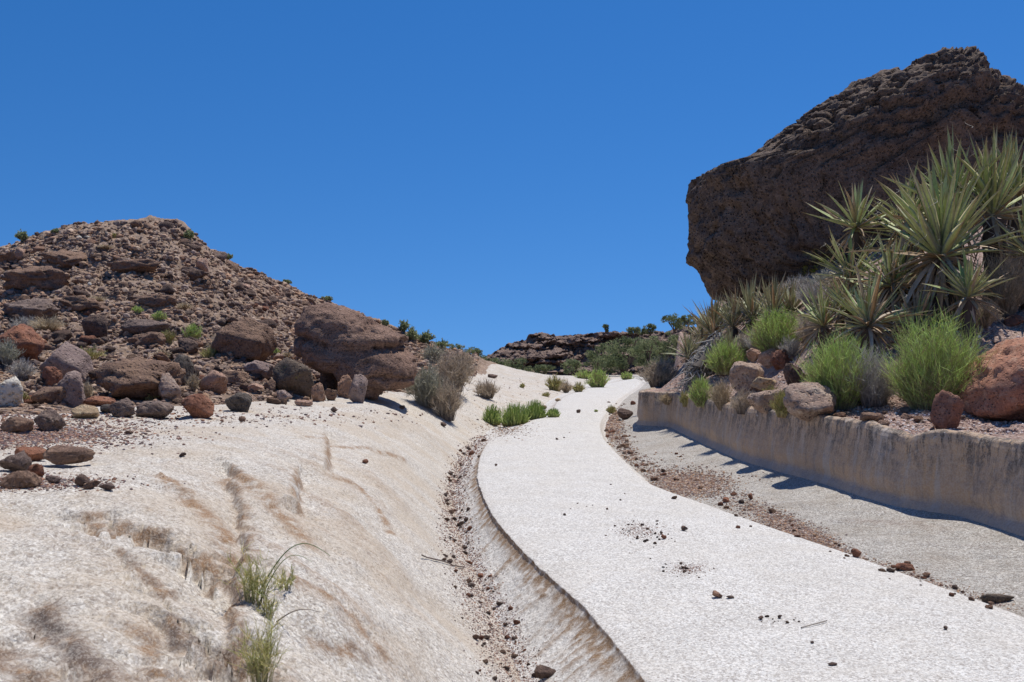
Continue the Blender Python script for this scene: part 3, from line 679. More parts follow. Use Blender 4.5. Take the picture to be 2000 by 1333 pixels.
# named rocks --------------------------------------------------------------
R = [  # px, py base, w, h, material, label, kwargs
 (463,702,122,84,'brown','squarish reddish brown block on the slope left of the cracked boulder',dict(rnd=.14,depth=.9,rough=.1,name='boulder')),
 (566,772,84,74,'moss','dark blocky boulder with yellow lichen below the cracked boulder',dict(planes=10,rnd=.08,depth=1,name='boulder')),
 (640,764,36,44,'orange','upright orange-brown rock against the cracked boulder',dict(rnd=.08)),
 (672,778,34,44,'orange','leaning orange-brown rock touching the tall grey-pink rock',dict(rnd=.08,rot=12)),
 (696,787,38,56,'mauve','tall grey-pink rock at the foot of the cracked boulder',dict(rnd=.1,planes=9)),
 (620,785,28,38,'orange','small orange rock wedged right of the lichened boulder',dict(rnd=.1)),
 (646,783,24,24,'brown','small brown rock between orange rocks below the cracked boulder',dict()),
 (494,765,38,17,'pink','flat pink stone behind the charcoal rock',dict()),
 (525,764,26,24,'brown','small brown rock left of the lichened boulder',dict()),
 (552,784,32,22,'mauve','pale brown stone just under the lichened boulder',dict()),
 (592,794,36,13,'pink','flat pinkish stone at the edge of the white granite',dict()),
 (463,805,52,38,'charcoal','charcoal black rock standing on the edge of the white granite',dict(planes=9,rnd=.1)),
 (380,817,66,47,'red','smooth red-orange round rock on the edge of the white granite',dict(rnd=.22,rough=.04)),
 (414,767,56,44,'pink','pale pink angular rock above the red-orange round rock',dict(planes=8,rnd=.05)),
 (346,752,48,60,'charcoal','grey rock with a black hollow face above the white-topped rock',dict(planes=9)),
 (326,782,50,54,'mottle','rounded rock with a whitish top beside the big rough mound rock',dict(rnd=.2)),
 (248,783,152,88,'brown','big rough brown mound rock in the middle of the rubble',dict(rnd=.2,rough=.12,depth=1.1,name='boulder')),
 (122,748,108,66,'mauve','long pale mauve slab sloping down to the right',dict(rot=-24,planes=9,rnd=.05,rough=.04)),
 (131,792,58,68,'mauve','narrow mauve slab below the long mauve slab',dict(planes=8,rnd=.06)),
 (234,814,58,36,'purple','bumpy purple-grey rock left of the pinkish purple rock',dict(rough=.13)),
 (297,817,72,34,'purple','low pinkish purple rock between bumpy rock and red round rock',dict(rough=.1)),
 (161,818,54,26,'tan','small oblong tan rock with dark end on the white granite',dict(rnd=.16)),
 (190,794,60,20,'red','flat red stone behind the oblong tan rock',dict()),
 (85,843,58,44,'purple','dark purple-grey rock at left under the mauve slabs',dict(rough=.12)),
 (22,846,64,30,'brown','low dark rock cut by the left edge of the photo',dict()),
 (90,788,58,32,'brown','speckled brown rock left of the narrow mauve slab',dict()),
 (5,795,64,60,'white','white granite knob at the left edge of the rubble',dict(rnd=.25)),
 (94,756,36,40,'red','small reddish block under the left end of the mauve slab',dict()),
 (450,750,60,26,'brown','low brown rock behind the charcoal rock',dict()),
 (500,738,56,34,'mauve','grey mauve stone left of the lichened boulder',dict()),
 (212,808,40,18,'charcoal','small dark stone leaning on the bumpy purple-grey rock',dict()),
 (125,914,104,36,'brown','long flat reddish brown slab lying on the granite bench',dict(planes=9,rnd=.08,rough=.05,depth=.9,sink=0,lift=.012)),
 (52,902,62,28,'red','reddish slab end behind the long flat brown slab',dict(planes=9)),
 (22,924,64,42,'purple','purple-grey rock on the bench at the left edge',dict(rough=.12)),
 (32,954,84,32,'brown','long low rock with rusty underside nearest on the bench',dict(planes=10,rnd=.08)),
 (66,934,34,28,'red','small round rusty rock at the left end of the flat slab',dict(rnd=.2)),
 (157,951,27,24,'darkbrown','dark round stone on the bench right of the low rusty rock',dict(rnd=.2)),
 (178,955,34,16,'brown','small brown stone just right of the dark round stone',dict()),
 (206,958,34,14,'purple','flat purple stone at the right end of the bench pile',dict()),
 (100,945,30,16,'purple','small purple stone between the low rusty rock and dark round stone',dict()),
 (178,664,52,50,'darkbrown','dark cube-shaped rock with a black hollow high in the rubble',dict(planes=7,rnd=.05)),
 (280,676,70,28,'brown','flat brown ledge rock in the upper rubble',dict(planes=8,rnd=.06)),
 (278,652,100,30,'purple','long low purplish ledge above the flat brown ledge rock',dict(planes=9,rnd=.08)),
 (362,690,44,30,'darkbrown','dark tilted slab beside the green grass in the rubble',dict(planes=8,rot=-15)),
 (60,566,130,52,'brown','wide rough outcrop at the left of the hill below the skyline',dict(rough=.16,depth=1.2,name='boulder')),
 (118,522,90,40,'brown','rough outcrop with a hollow right under the left skyline',dict(rough=.18,depth=1.2,name='boulder')),
 (40,628,110,50,'purple','dark outcrop over a black hollow at the left of the hill foot',dict(rough=.16,depth=1.1,name='boulder')),
 (20,520,80,34,'brown','rough outcrop at the left edge just under the skyline',dict(rough=.16,name='boulder')),
 (255,532,110,28,'brown','long low outcrop with dark hollows high in the middle of the hill',dict(rough=.16,name='boulder')),
 (370,545,70,26,'darkbrown','dark jutting rock on the upper right of the hill',dict(rough=.12)),
 (300,600,90,26,'brown','long brown outcrop above the green tufts halfway up the hill foot',dict(rough=.14)),
 (150,610,110,34,'brown','broad brown outcrop left of the dark cube-shaped rock',dict(rough=.16,name='boulder')),
 (20,700,90,70,'red','big reddish brown rock at the left edge behind the dark bush',dict(rough=.12,name='boulder')),
 (262,447,22,18,'brown','square block standing on the hill summit',dict(planes=7,sub=3)),
 (321,449,30,17,'darkbrown','wide dark block on the right of the hill summit',dict(planes=7,sub=3)),
 (287,449,18,16,'brown','small block between the two summit blocks',dict(planes=7,sub=3)),
 (357,452,12,10,'darkbrown','small dark block at the right end of the hill summit',dict(planes=8,sub=3)),
 (153,469,11,9,'white','left one of two white stones near the hill summit',dict(sub=3)),
 (168,466,17,7,'white','right wider one of two white stones near the hill summit',dict(sub=3)),
 (207,462,11,10,'grey','pale grey stone right of the white stones near the summit',dict(sub=3)),
 (174,557,8,6,'white','single white stone halfway up the hill',dict(sub=3)),
 (446,555,10,8,'white','white stone among rubble on the right flank of the hill',dict(sub=3)),
 (392,530,24,28,'pink','pale pink upright rock on the right flank of the hill',dict(sub=3)),
 (477,566,20,12,'pink','orange-tinged stone low on the right flank of the hill',dict(sub=3)),
 (651,806,14,11,'darkbrown','small brown stone on the granite below the cracked boulder',dict(sub=3,sink=.0)),
 (472,825,14,12,'brown','small brown stone on the granite below the charcoal rock',dict(sub=3,sink=0)),
 (251,849,14,8,'darkbrown','small dark stone on the granite below the bumpy purple rock',dict(sub=3,sink=0)),
 (355,893,13,9,'darkbrown','lone dark stone on the bench right of the purple gravel',dict(sub=3,sink=0)),
 (713,906,12,9,'red','red-brown stone on the left slope above the gully',dict(sub=3,sink=0)),
 (866,834,12,9,'darkbrown','brown stone on the granite below the grey shrub',dict(sub=3,sink=0)),
 (785,800,11,8,'brown','small stone in the shade of the cracked boulder',dict(sub=3,sink=0)),
 (1861,838,60,76,rock_mat('rock_dark_red',(.24,.12,.09),(.16,.085,.07),(.32,.2,.16),pit=.6,freckle=.5,bumpd=.02,sc_=1.6),'small dark red rock leaning on the speckled red boulder',dict(rnd=.12,planes=10)),
 (1600,816,112,68,'mottle','wide flat pale rock under the left green shrub',dict(rnd=.2,rough=.1,depth=1.1,name='boulder')),
 (1466,766,74,60,'mottle','pink block with a shaded front on the bank',dict(planes=9,rnd=.08,name='boulder')),
 (1494,762,54,26,'tan','yellowish tan rock right of the pink block',dict(rnd=.12)),
 (1500,804,72,44,'mottle','rounded brown rock below the yellowish tan rock',dict(rnd=.2)),
 (1530,722,44,40,'red','dark red rock in the broken pile above the tan rock',dict(planes=9,rough=.12)),
 (1552,752,40,44,'darkbrown','dark shaded rock left of the green shrub',dict(planes=9,rough=.12)),
 (1508,716,46,38,'pink','pale rock at the top of the broken pile',dict(planes=9)),
 (1480,704,38,24,'pink','small pale rock above the pink block',dict()),
 (1545,692,36,20,'red','red stone under the arching yucca leaves',dict()),
 (1988,640,40,26,'red','reddish ledge stone at the right edge above the speckled boulder',dict()),
 (1730,764,56,56,'tan','pale rock half hidden between the two green shrubs',dict(rnd=.2)),
 (1535,800,26,16,'brown','small brown stone right of the rounded brown rock',dict(sub=3)),
 (1700,822,34,16,'brown','low stone in the gravel behind the wall notch',dict(sub=3)),
 (1222,820,32,22,'darkbrown','dark boulder in the right gully by the wall end',dict(rnd=.14)),
 (1237,791,11,8,'red','small red stone behind the dark boulder in the gully',dict(sub=3)),
 (1130,807,9,7,'darkbrown','dark stone on the path right of the short reeds',dict(sub=3,sink=0)),
 (969,911,6,5,'darkbrown','tiny dark stone near the left edge of the path',dict(sub=3,sink=0)),
 (1338,1038,13,10,'darkbrown','round dark stone on the path right of the gravel streak',dict(sub=3,sink=0,rnd=.2)),
 (1402,1169,20,14,'orange','orange-brown stone alone on the path',dict(sub=3,sink=0)),
 (1427,1170,17,6,'purple','flat dark stone just right of the orange-brown stone',dict(sub=3,sink=0)),
 (1297,1054,12,9,'red','red stone at the lower end of the gravel streak',dict(sub=3,sink=0)),
 (1848,1231,9,7,'darkbrown','small stone on the path at lower right',dict(sub=3,sink=0)),
 (1587,1258,7,5,'darkbrown','tiny stone in the lower middle of the path',dict(sub=3,sink=0)),
 (1487,1212,11,8,'darkbrown','left stone of the row on the lower path',dict(sub=3,sink=0)),
 (1524,1209,9,7,'darkbrown','right stone of the row on the lower path',dict(sub=3,sink=0)),
 (1627,1301,19,6,'darkbrown','flat elongated stone near the bottom of the path',dict(sub=3,sink=0)),
 (1952,1178,64,17,'moss','long mossy brown stone in the debris by the path edge',dict(sub=3,rnd=.16)),
 (1675,1090,20,17,'red','rusty stone at the end of the debris bed',dict(sub=3)),
 (1770,1115,40,14,'red','flat rusty stone in the right gully debris',dict(sub=3)),
 (1467,976,10,12,'red','upright red chip in the right gully debris',dict(sub=3)),
 (1420,982,14,10,'red','rusty rounded stone in the right gully debris',dict(sub=3)),
 (962,739,20,8,'darkbrown','dark ledge stone at the far end of the white rock',dict(sub=3)),
 (1090,784,12,6,'tan','tan pebble beside the far path bend',dict(sub=3)),
 (1062,800,13,8,'brown','brown stone above the green reeds',dict(sub=3)),
 (930,1251,16,11,'brown','brown stone on the left side of the near gully',dict(sub=3,sink=.05)),
 (940,1345,10,9,'red','red chip near the bottom of the left gully',dict(sub=3,sink=.05)),
 (1065,1330,44,26,'darkbrown','dark stone cluster piece at the bottom of the gully',dict(sub=3,sink=.05)),
 (938,1130,12,9,'red','bright red stone in the middle of the left gully',dict(sub=3,sink=.05)),
]
for i, (px, py, ww, hh, mt, lab, kw) in enumerate(R):
    add_rock(px, py, ww, hh, mt, lab, 100 + i, **kw)

# rock variants reused for countable repeats
VAR = {}
for mt in ('brown', 'darkbrown', 'purple', 'red', 'orange', 'pink', 'grey', 'mottle'):
    for k in range(3):
        V, Ff = rock_verts(3, 900 + k + 10 * len(VAR), (1, .85, .7), 9, .06, .11)
        VAR[(mt, k)] = mesh_np('rock', V, Ff, RM[mt], True)
rnd = random.Random(5)
def scatter(n, fpx, name, label, cat, group, wts, size, sink=.2, surf=None, mind=0):
    c = 0; tries = 0; pts = []
    while c < n and tries < n * 12:
        tries += 1; px, py = fpx()
        p = hit(px, py, surf)
        if p is None: continue
        sp = size() ; w_ = sp * p.y / F_PX
        if any(abs(px - a) < mind * (sp + s2) and abs(py - b) < mind * .6 * (sp + s2) for a, b, s2 in pts): continue
        pts.append((px, py, sp))
        mt = rnd.choices([a for a, b in wts], [b for a, b in wts])[0]
        o = bpy.data.objects.new(name, VAR[(mt, rnd.randrange(3))]); link(o)
        o.scale = (w_, w_ * rnd.uniform(.7, 1.2), w_ * rnd.uniform(.6, 1.05)); o.rotation_euler = (rnd.uniform(-.35, .35), rnd.uniform(-.35, .35), rnd.uniform(0, 6.3))
        o.location = (p.x, p.y, p.z - sink * o.scale.z); tag(o, label, cat, group); c += 1
SKX = [0,40,100,130,220,340,375,400,450,500,560,620,700,760,830,900]; SKY_ = [485,470,455,440,435,435,455,480,510,530,560,583,612,640,665,690]
def f_hill():
    px = rnd.uniform(-10, 700); top = np.interp(px, SKX, SKY_) + 6; bot = np.interp(px, [0, 430, 560, 600, 760], [800, 780, 700, 610, 650])
    return px, top + (bot - top) * rnd.random()
W1 = [('brown', 6), ('darkbrown', 4), ('purple', 1.2), ('mottle', .5), ('pink', .4), ('orange', 1), ('red', .8)]
def sz_h():
    return rnd.choice([8, 9, 10, 12, 14, 18, 22])
def f_low():
    px = rnd.uniform(-10, 560); a = np.interp(px, [0, 300, 560], [640, 660, 700]); b = np.interp(px, [0, 200, 430, 560], [822, 815, 795, 790]); return px, rnd.uniform(a, b)
scatter(105, f_low, 'rock', 'angular brown or purple rock in the rubble at the foot of the left hill', 'rock', 'rubble rocks at the foot of the hill', W1, lambda: rnd.choice([18, 20, 24, 28, 36]), .25, mind=.12)
scatter(105, f_hill, 'rock', 'brown angular rock lying in the scree of the left hill', 'rock', 'rocks in the scree of the left hill', W1, lambda: rnd.choice([18, 20, 23, 26, 30, 36]), .3, mind=.12)
# gully pebbles
def f_gl():
    py = 860 + 470 * rnd.random() ** .9; cx = np.interp(py, [860, 900, 950, 1000, 1060, 1130, 1200, 1300], [938, 903, 888, 885, 895, 925, 955, 1000]); return cx + rnd.gauss(0, 9 + (py - 850) * .055), py
scatter(170, f_gl, 'pebble', 'small red-brown pebble in the bed of the left gully', 'pebble', 'pebbles along the left gully', [('brown', 3), ('red', 2), ('purple', 2), ('darkbrown', 3)], lambda: rnd.choice([4, 5, 5, 7, 9, 12, 15]), .15)
def f_path():
    k = rnd.random()
    if k < .45: return rnd.gauss(1255, 32), rnd.gauss(1042, 16)
    if k < .7: return rnd.gauss(1345, 24), rnd.gauss(1116, 9)
    if k < .8: return rnd.gauss(1520, 25), rnd.gauss(1213, 6)
    if k < .88: return rnd.gauss(1090, 25), rnd.gauss(855, 18)
    return rnd.uniform(1050, 1250), rnd.uniform(930, 1010)
scatter(75, f_path, 'pebble', 'tiny dark pebble on the white path surface', 'pebble', 'pebbles on the path', [('darkbrown', 3), ('brown', 2), ('purple', 2)], lambda: rnd.choice([3, 3, 4, 5, 6, 8]), .1, [path])
RGP = [(1205, 800), (1190, 820), (1190, 845), (1215, 870), (1232, 890), (1262, 915), (1330, 935), (1400, 965), (1480, 1010), (1560, 1040), (1620, 1070), (1680, 1095), (1780, 1125), (1870, 1155), (1990, 1195)]
def f_gr():
    t = rnd.random() * (len(RGP) - 1); i = int(t); f = t - i; a, b = RGP[i], RGP[i + 1]
    wy = np.interp(t, [0, 5, 6, 8, 10, 14], [10, 10, 22, 16, 6, 9]); return a[0] + (b[0] - a[0]) * f + rnd.gauss(0, 10), a[1] + (b[1] - a[1]) * f + rnd.gauss(0, wy)
scatter(130, f_gr, 'stone', 'rusty brown stone in the debris bed of the right gully', 'stone', 'stones in the right gully debris', [('brown', 3), ('red', 2), ('orange', 2), ('pink', 1), ('purple', 1)], lambda: rnd.choice([5, 6, 8, 10, 13, 16]), .2, [gully, path])
def f_t():
    k = rnd.random()
    if k < .5: return rnd.uniform(1430, 1830), rnd.uniform(800, 835)
    return rnd.uniform(1290, 1990), rnd.uniform(640, 830)
scatter(110, f_t, 'stone', 'pinkish stone on the gravel bank above the wall', 'stone', 'stones on the bank above the wall', [('pink', 3), ('mottle', 3), ('orange', 2), ('red', 1), ('grey', .5)], lambda: rnd.choice([6, 8, 10, 12, 16, 20, 26]), .25, [terrain])

# uncountable gravel ------------------------------------------------------
IV, IF = ico(1)
def gravel(name, label, cat, pts, sizes, cols, seed, flat=.6, sub=1):
    rs = np.random.RandomState(seed); n = len(pts); IV, IF = ico(sub)
    nv = len(IV)
    r = rs.uniform(.65, 1.2, (n, nv)); sc3 = np.stack([sizes, sizes * rs.uniform(.6, 1, n), sizes * rs.uniform(.35, .9, n) * flat / .6], 1) * .5
    V = IV[None] * r[:, :, None] * sc3[:, None]
    a = rs.uniform(0, 6.28, n); c, s = np.cos(a)[:, None], np.sin(a)[:, None]
    V = np.stack([V[..., 0] * c - V[..., 1] * s, V[..., 0] * s + V[..., 1] * c, V[..., 2]], 2) + np.array(pts)[:, None] + np.array([0, 0, 1.])[None, None] * (sizes * .04)[:, None, None]
    Fk = (IF[None] + (np.arange(n) * nv)[:, None, None]).reshape(-1, 3)
    C = np.repeat(cols, nv, 0)
    o = obj(name, mesh_np(name, V.reshape(-1, 3), Fk, M_GRAV, sub > 1, colors=C)); return tag(o, label, cat, kind='stuff')
M_GRAV = tint_mat('gravel_tint', .95, 0, .5)
PAL = {'rust': np.array([(.25,.15,.12),(.19,.115,.10),(.33,.20,.14),(.22,.18,.18),(.42,.31,.24),(.13,.09,.085),(.30,.16,.10)]),
       'brown': np.array([(.28,.185,.125),(.19,.12,.085),(.35,.235,.16),(.25,.185,.15),(.44,.32,.23),(.13,.09,.075),(.37,.225,.14),(.19,.13,.10)]),
       'pink': np.array([(.52,.37,.29),(.44,.30,.235),(.60,.48,.40),(.36,.24,.19),(.66,.60,.55)]),
       'litter': np.array([(.30,.19,.13),(.40,.25,.15),(.20,.12,.09),(.50,.40,.32),(.24,.18,.16)])}
def cast(n, f, surf, smin, smax, pal, seed, jit=.12):
    rs = np.random.RandomState(seed); pts = []; sz = []; 
    for _ in range(n):
        px, py = f(); p = hit(px, py, surf)
        if p is None: continue
        pts.append(p[:]); s = smin * (smax / smin) ** (rs.random_sample() ** 1.7); sz.append(s * p.y / F_PX)
    c = PAL[pal][rs.randint(0, len(PAL[pal]), len(pts))] * rs.uniform(1 - jit * 2, 1 + jit * 2, (len(pts), 1))
    return np.array(pts), np.array(sz), c
def hillpts():
    px = rnd.uniform(-60, 930); top = np.interp(px, SKX, SKY_) - 3; bot = np.interp(px, [0, 430, 600, 760, 930], [815, 795, 785, 770, 735]); return px, top + (bot - top) * rnd.random()
p_, s_, c_ = cast(22000, hillpts, [hill], 3, 19, 'brown', 1)
gravel('scree', 'loose brown scree covering the left hill', 'scree', p_, s_, c_, 1)
def lgpts():
    py = 850 + 485 * rnd.random() ** .85; cx = np.interp(py, [850, 900, 950, 1000, 1060, 1130, 1200, 1333], [945, 903, 888, 885, 895, 925, 955, 1010]); return cx + rnd.gauss(0, 9 + (py - 850) * .05), py
p_, s_, c_ = cast(17000, lgpts, [ground, path], 1.0, 5, 'rust', 2)
gravel('gravel', 'fine dark red gravel strewn along the left gully', 'gravel', p_, s_, c_, 2)
def f_gr2():
    k = rnd.random()
    if k < .34: return rnd.gauss(1345, 42), rnd.gauss(946, 13)
    if k < .62: u = rnd.gauss(0, 1); return 1555 + 52 * u, 1036 + 24 * u + rnd.gauss(0, 13)
    if k < .72: return rnd.gauss(1195, 12), rnd.gauss(832, 12)
    return f_gr()
p_, s_, c_ = cast(24000, f_gr2, [gully], 1.6, 6.5, 'litter', 3)
gravel('gravel', 'rusty gravel and litter filling the right gully', 'gravel', p_, s_, c_, 3)
def pebp():
    k = rnd.random()
    if k < .6: return rnd.gauss(1250, 24) , rnd.gauss(1038, 9)
    return rnd.gauss(1345, 18), rnd.gauss(1112, 6)
p_, s_, c_ = cast(1700, pebp, [path], 1.2, 3.5, 'rust', 4)
gravel('gravel', 'thin streak of dark grit on the white path', 'gravel', p_, s_, c_, 4)
def benchp():
    k = rnd.random()
    if k < .62: return abs(rnd.gauss(0, 130)), rnd.gauss(850, 13)
    if k < .8: return abs(rnd.gauss(0, 110)), rnd.gauss(943, 8)
    return abs(rnd.gauss(0, 330)), rnd.gauss(813, 10)
p_, s_, c_ = cast(9500, benchp, [ground], 2, 10, 'rust', 5)
gravel('gravel', 'purple-brown gravel spread over the left bench', 'gravel', p_, s_, c_, 5)
def terp():
    k = rnd.random()
    if k < .45: return rnd.uniform(1420, 2000), rnd.uniform(795, 850)
    return rnd.uniform(1270, 2000), rnd.uniform(600, 850)
p_, s_, c_ = cast(11000, terp, [terrain], 2, 9, 'pink', 6)
gravel('gravel', 'pinkish gravel over the right bank', 'gravel', p_, s_, c_, 6)
def footp():
    px = rnd.uniform(0, 1250); return px, rnd.uniform(738, 820)
p_, s_, c_ = cast(500, lambda: (rnd.uniform(900, 1110), rnd.uniform(738, 830)), [ground], 1, 4, 'rust', 7)
gravel('gravel', 'sparse dark grit on the far white rock', 'gravel', p_, s_, c_, 7)
p_, s_, c_ = cast(700, lambda: (rnd.gauss(990, 26), rnd.gauss(838, 8)), [ground, path], 1.5, 5, 'litter', 8)
gravel('gravel', 'brown grit in the hollow below the green reeds', 'gravel', p_, s_, c_, 8)

# ------------------------------------------------------------------ plants
def tubes(paths, radii, cols, sides=3):
    """paths (n,k,3), radii (n,k), cols (n,3) or (n,k,3)"""
    n, k, _ = paths.shape
    T = np.gradient(paths, axis=1); T /= np.linalg.norm(T, axis=2)[..., None] + 1e-9
    up = np.where(np.abs(T[..., 2:3]) > .9, np.array([1., 0, 0]), np.array([0, 0, 1.])); A = np.cross(T, up); A /= np.linalg.norm(A, axis=2)[..., None] + 1e-9
    B = np.cross(T, A); V = np.empty((n, k, sides, 3))
    for s in range(sides):
        a = 2 * math.pi * s / sides; V[:, :, s] = paths + radii[..., None] * (math.cos(a) * A + math.sin(a) * B)
    base = (np.arange(n) * k * sides)[:, None, None] + (np.arange(k - 1) * sides)[None, :, None]
    s0 = np.arange(sides)[None, None]; s1 = (s0 + 1) % sides
    Fk = np.stack([base + s0, base + s1, base + s1 + sides, base + s0 + sides], -1).reshape(-1, 4)
    if cols.ndim == 2: cols = np.repeat(cols[:, None], k, 1)
    C = np.repeat(cols[:, :, None], sides, 2)
    return V.reshape(-1, 3), Fk, C.reshape(-1, 3)
def mixc(a, b, t): return np.asarray(a)[None] * (1 - t[:, None]) + np.asarray(b)[None] * t[:, None]
def stems(n, H, Rr, rs, spread=.97, k=5, curve=.3, lo=.55, base=.12, wob=.04, up=.5):
    """n stems fanning from a base disc; returns paths inside unit dome scaled by Rr,H"""
    a = rs.uniform(0, 2 * math.pi, n); q = rs.uniform(0, 1, n) ** .55; ln = rs.uniform(lo, 1, n)
    tip = np.stack([np.cos(a) * q * Rr, np.sin(a) * q * Rr, H * np.sqrt(np.clip(1 - (q * spread) ** 2, .04, 1))], 1) * ln[:, None]
    b = np.stack([np.cos(a) * q * Rr * base, np.sin(a) * q * Rr * base, np.zeros(n)], 1)
    t = np.linspace(0, 1, k)[None, :, None]
    Pp = b[:, None] + (tip - b)[:, None] * t
    Pp[..., 2] += curve * H * (np.sin(math.pi * t[..., 0]) * q[:, None]) * up
    Pp += rs.normal(scale=wob * H, size=Pp.shape) * t
    return Pp, q
def branchlets(Pp, m, rs, ln, k=4, rise=.7, t0=.25):
    n, kk, _ = Pp.shape; idx = rs.randint(0, n, m); t = rs.uniform(t0, 1, m) * (kk - 1); i = np.minimum(t.astype(int), kk - 2); f = (t - i)[:, None]
    s = Pp[idx, i] * (1 - f) + Pp[idx, i + 1] * f; d = Pp[idx, -1] - Pp[idx, 0]; d /= np.linalg.norm(d, axis=1)[:, None] + 1e-9
    d = d * rise + rs.normal(scale=.55, size=(m, 3)); d[:, 2] = np.abs(d[:, 2]) * .9 + .15; d /= np.linalg.norm(d, axis=1)[:, None]
    L_ = rs.uniform(.4, 1, m)[:, None] * ln; tt = np.linspace(0, 1, k)[None, :, None]
    out = s[:, None] + d[:, None] * L_[:, None] * tt; out[..., 2] += (tt[..., 0] ** 2) * L_ * .15
    return out
def taper(n, k, r0, r1, rs=None): 
    r = np.linspace(r0, r1, k)[None].repeat(n, 0); 
    return r * (rs.uniform(.7, 1.3, (n, 1)) if rs is not None else 1)
def plant(name, label, cat, px, py, wpx, hpx, kind, seed, surf=None, group=None, Y=None, dens=1.0):
    p = hit(px, py, surf) if Y is None else Vector(P(px, py, Y))
    if p is None: print('NOHIT', label); return
    s = p.y / F_PX; H = hpx * s; Rr = wpx * s / 2; rs = np.random.RandomState(seed); pxm = s * 1.0   # metres per photo px
    root = empty(name, p, label, cat, group); root.rotation_euler[2] = 0
    K = KINDS[kind]; tw = K['tw'] * .62 * max(pxm, .0013)
    n = int(K['n'] * 1.15 * dens * max(.35, min(1.6, (wpx * hpx / 9000) ** .5)))
    Pp, q = stems(n, H, Rr, rs, k=5, curve=K.get('curve', .3), wob=K.get('wob', .03), base=K.get('base', .15), lo=K.get('lo', .5))
    Pp[..., 2] -= .03 * H
    t = rs.uniform(0, 1, n)
    cc = mixc(K['c0'], K['c1'], t); cb = mixc(K['b0'], K['b1'], t); tt = np.clip(np.linspace(0, 1, 5) / K.get('bh', .4), 0, 1)[None, :, None]
    C = cb[:, None] * (1 - tt) + cc[:, None] * tt
    V, Fk, CC = tubes(Pp, taper(n, 5, tw * 1.2, tw * .5, rs), C)
    if K.get('stem'):
        obj('stems', mesh_np('stems', V, Fk, M_TWIG, True, colors=CC), root)
    else:
        V0, F0, C0 = V, Fk, CC
    m = int(n * K.get('br', 0))
    if m:
        B = branchlets(Pp, m, rs, K.get('bl', .3) * H, rise=K.get('rise', .9), t0=K.get('t0', .3))
        zr = np.clip(B[:, 0, 2] / H, 0, 1); t = rs.uniform(0, 1, m)
        bc = mixc(K['c0'], K['c1'], t) * rs.uniform(.75, 1.2, (m, 1))
        if K.get('dry'):
            dm = rs.uniform(0, 1, m) < K['dry'] * (1.3 - zr); bc[dm] = mixc(K['b0'], K['b1'], rs.uniform(0, 1, m))[dm]
        V1, F1, C1 = tubes(B, taper(m, 4, tw * .8, tw * .18, rs), bc)
        if K.get('stem'): V, Fk, CC = V1, F1, C1
        else: V, Fk, CC = np.concatenate([V0, V1]), np.concatenate([F0, F1 + len(V0)]), np.concatenate([C0, C1])
        if K.get('leaf'):
            ml = int(m * K['leaf']); ii = rs.randint(0, m, ml); jj = rs.randint(1, 4, ml); c0 = B[ii, jj] + rs.normal(scale=.02 * H, size=(ml, 3))
            ls = K['ls'] * pxm; d1 = rs.normal(size=(ml, 3)); d1 /= np.linalg.norm(d1, axis=1)[:, None]; d2 = np.cross(d1, rs.normal(size=(ml, 3))); d2 /= np.linalg.norm(d2, axis=1)[:, None]
            sz = rs.uniform(.6, 1.3, (ml, 1)) * ls
            Q = np.stack([c0 - d1 * sz, c0 + d2 * sz * .45, c0 + d1 * sz, c0 - d2 * sz * .45], 1)
            lc = mixc(K['c0'], K['c1'], rs.uniform(0, 1, ml)) * rs.uniform(.7, 1.25, (ml, 1))
            FL = np.arange(ml * 4).reshape(-1, 4) + len(V); V = np.concatenate([V, Q.reshape(-1, 3)]); Fk = np.concatenate([Fk, FL]); CC = np.concatenate([CC, np.repeat(lc, 4, 0)])
    obj(K.get('pname', 'foliage'), mesh_np('foliage', V, Fk, M_TWIG if K.get('dryp') else M_LEAF, True, colors=CC), root)
    return root
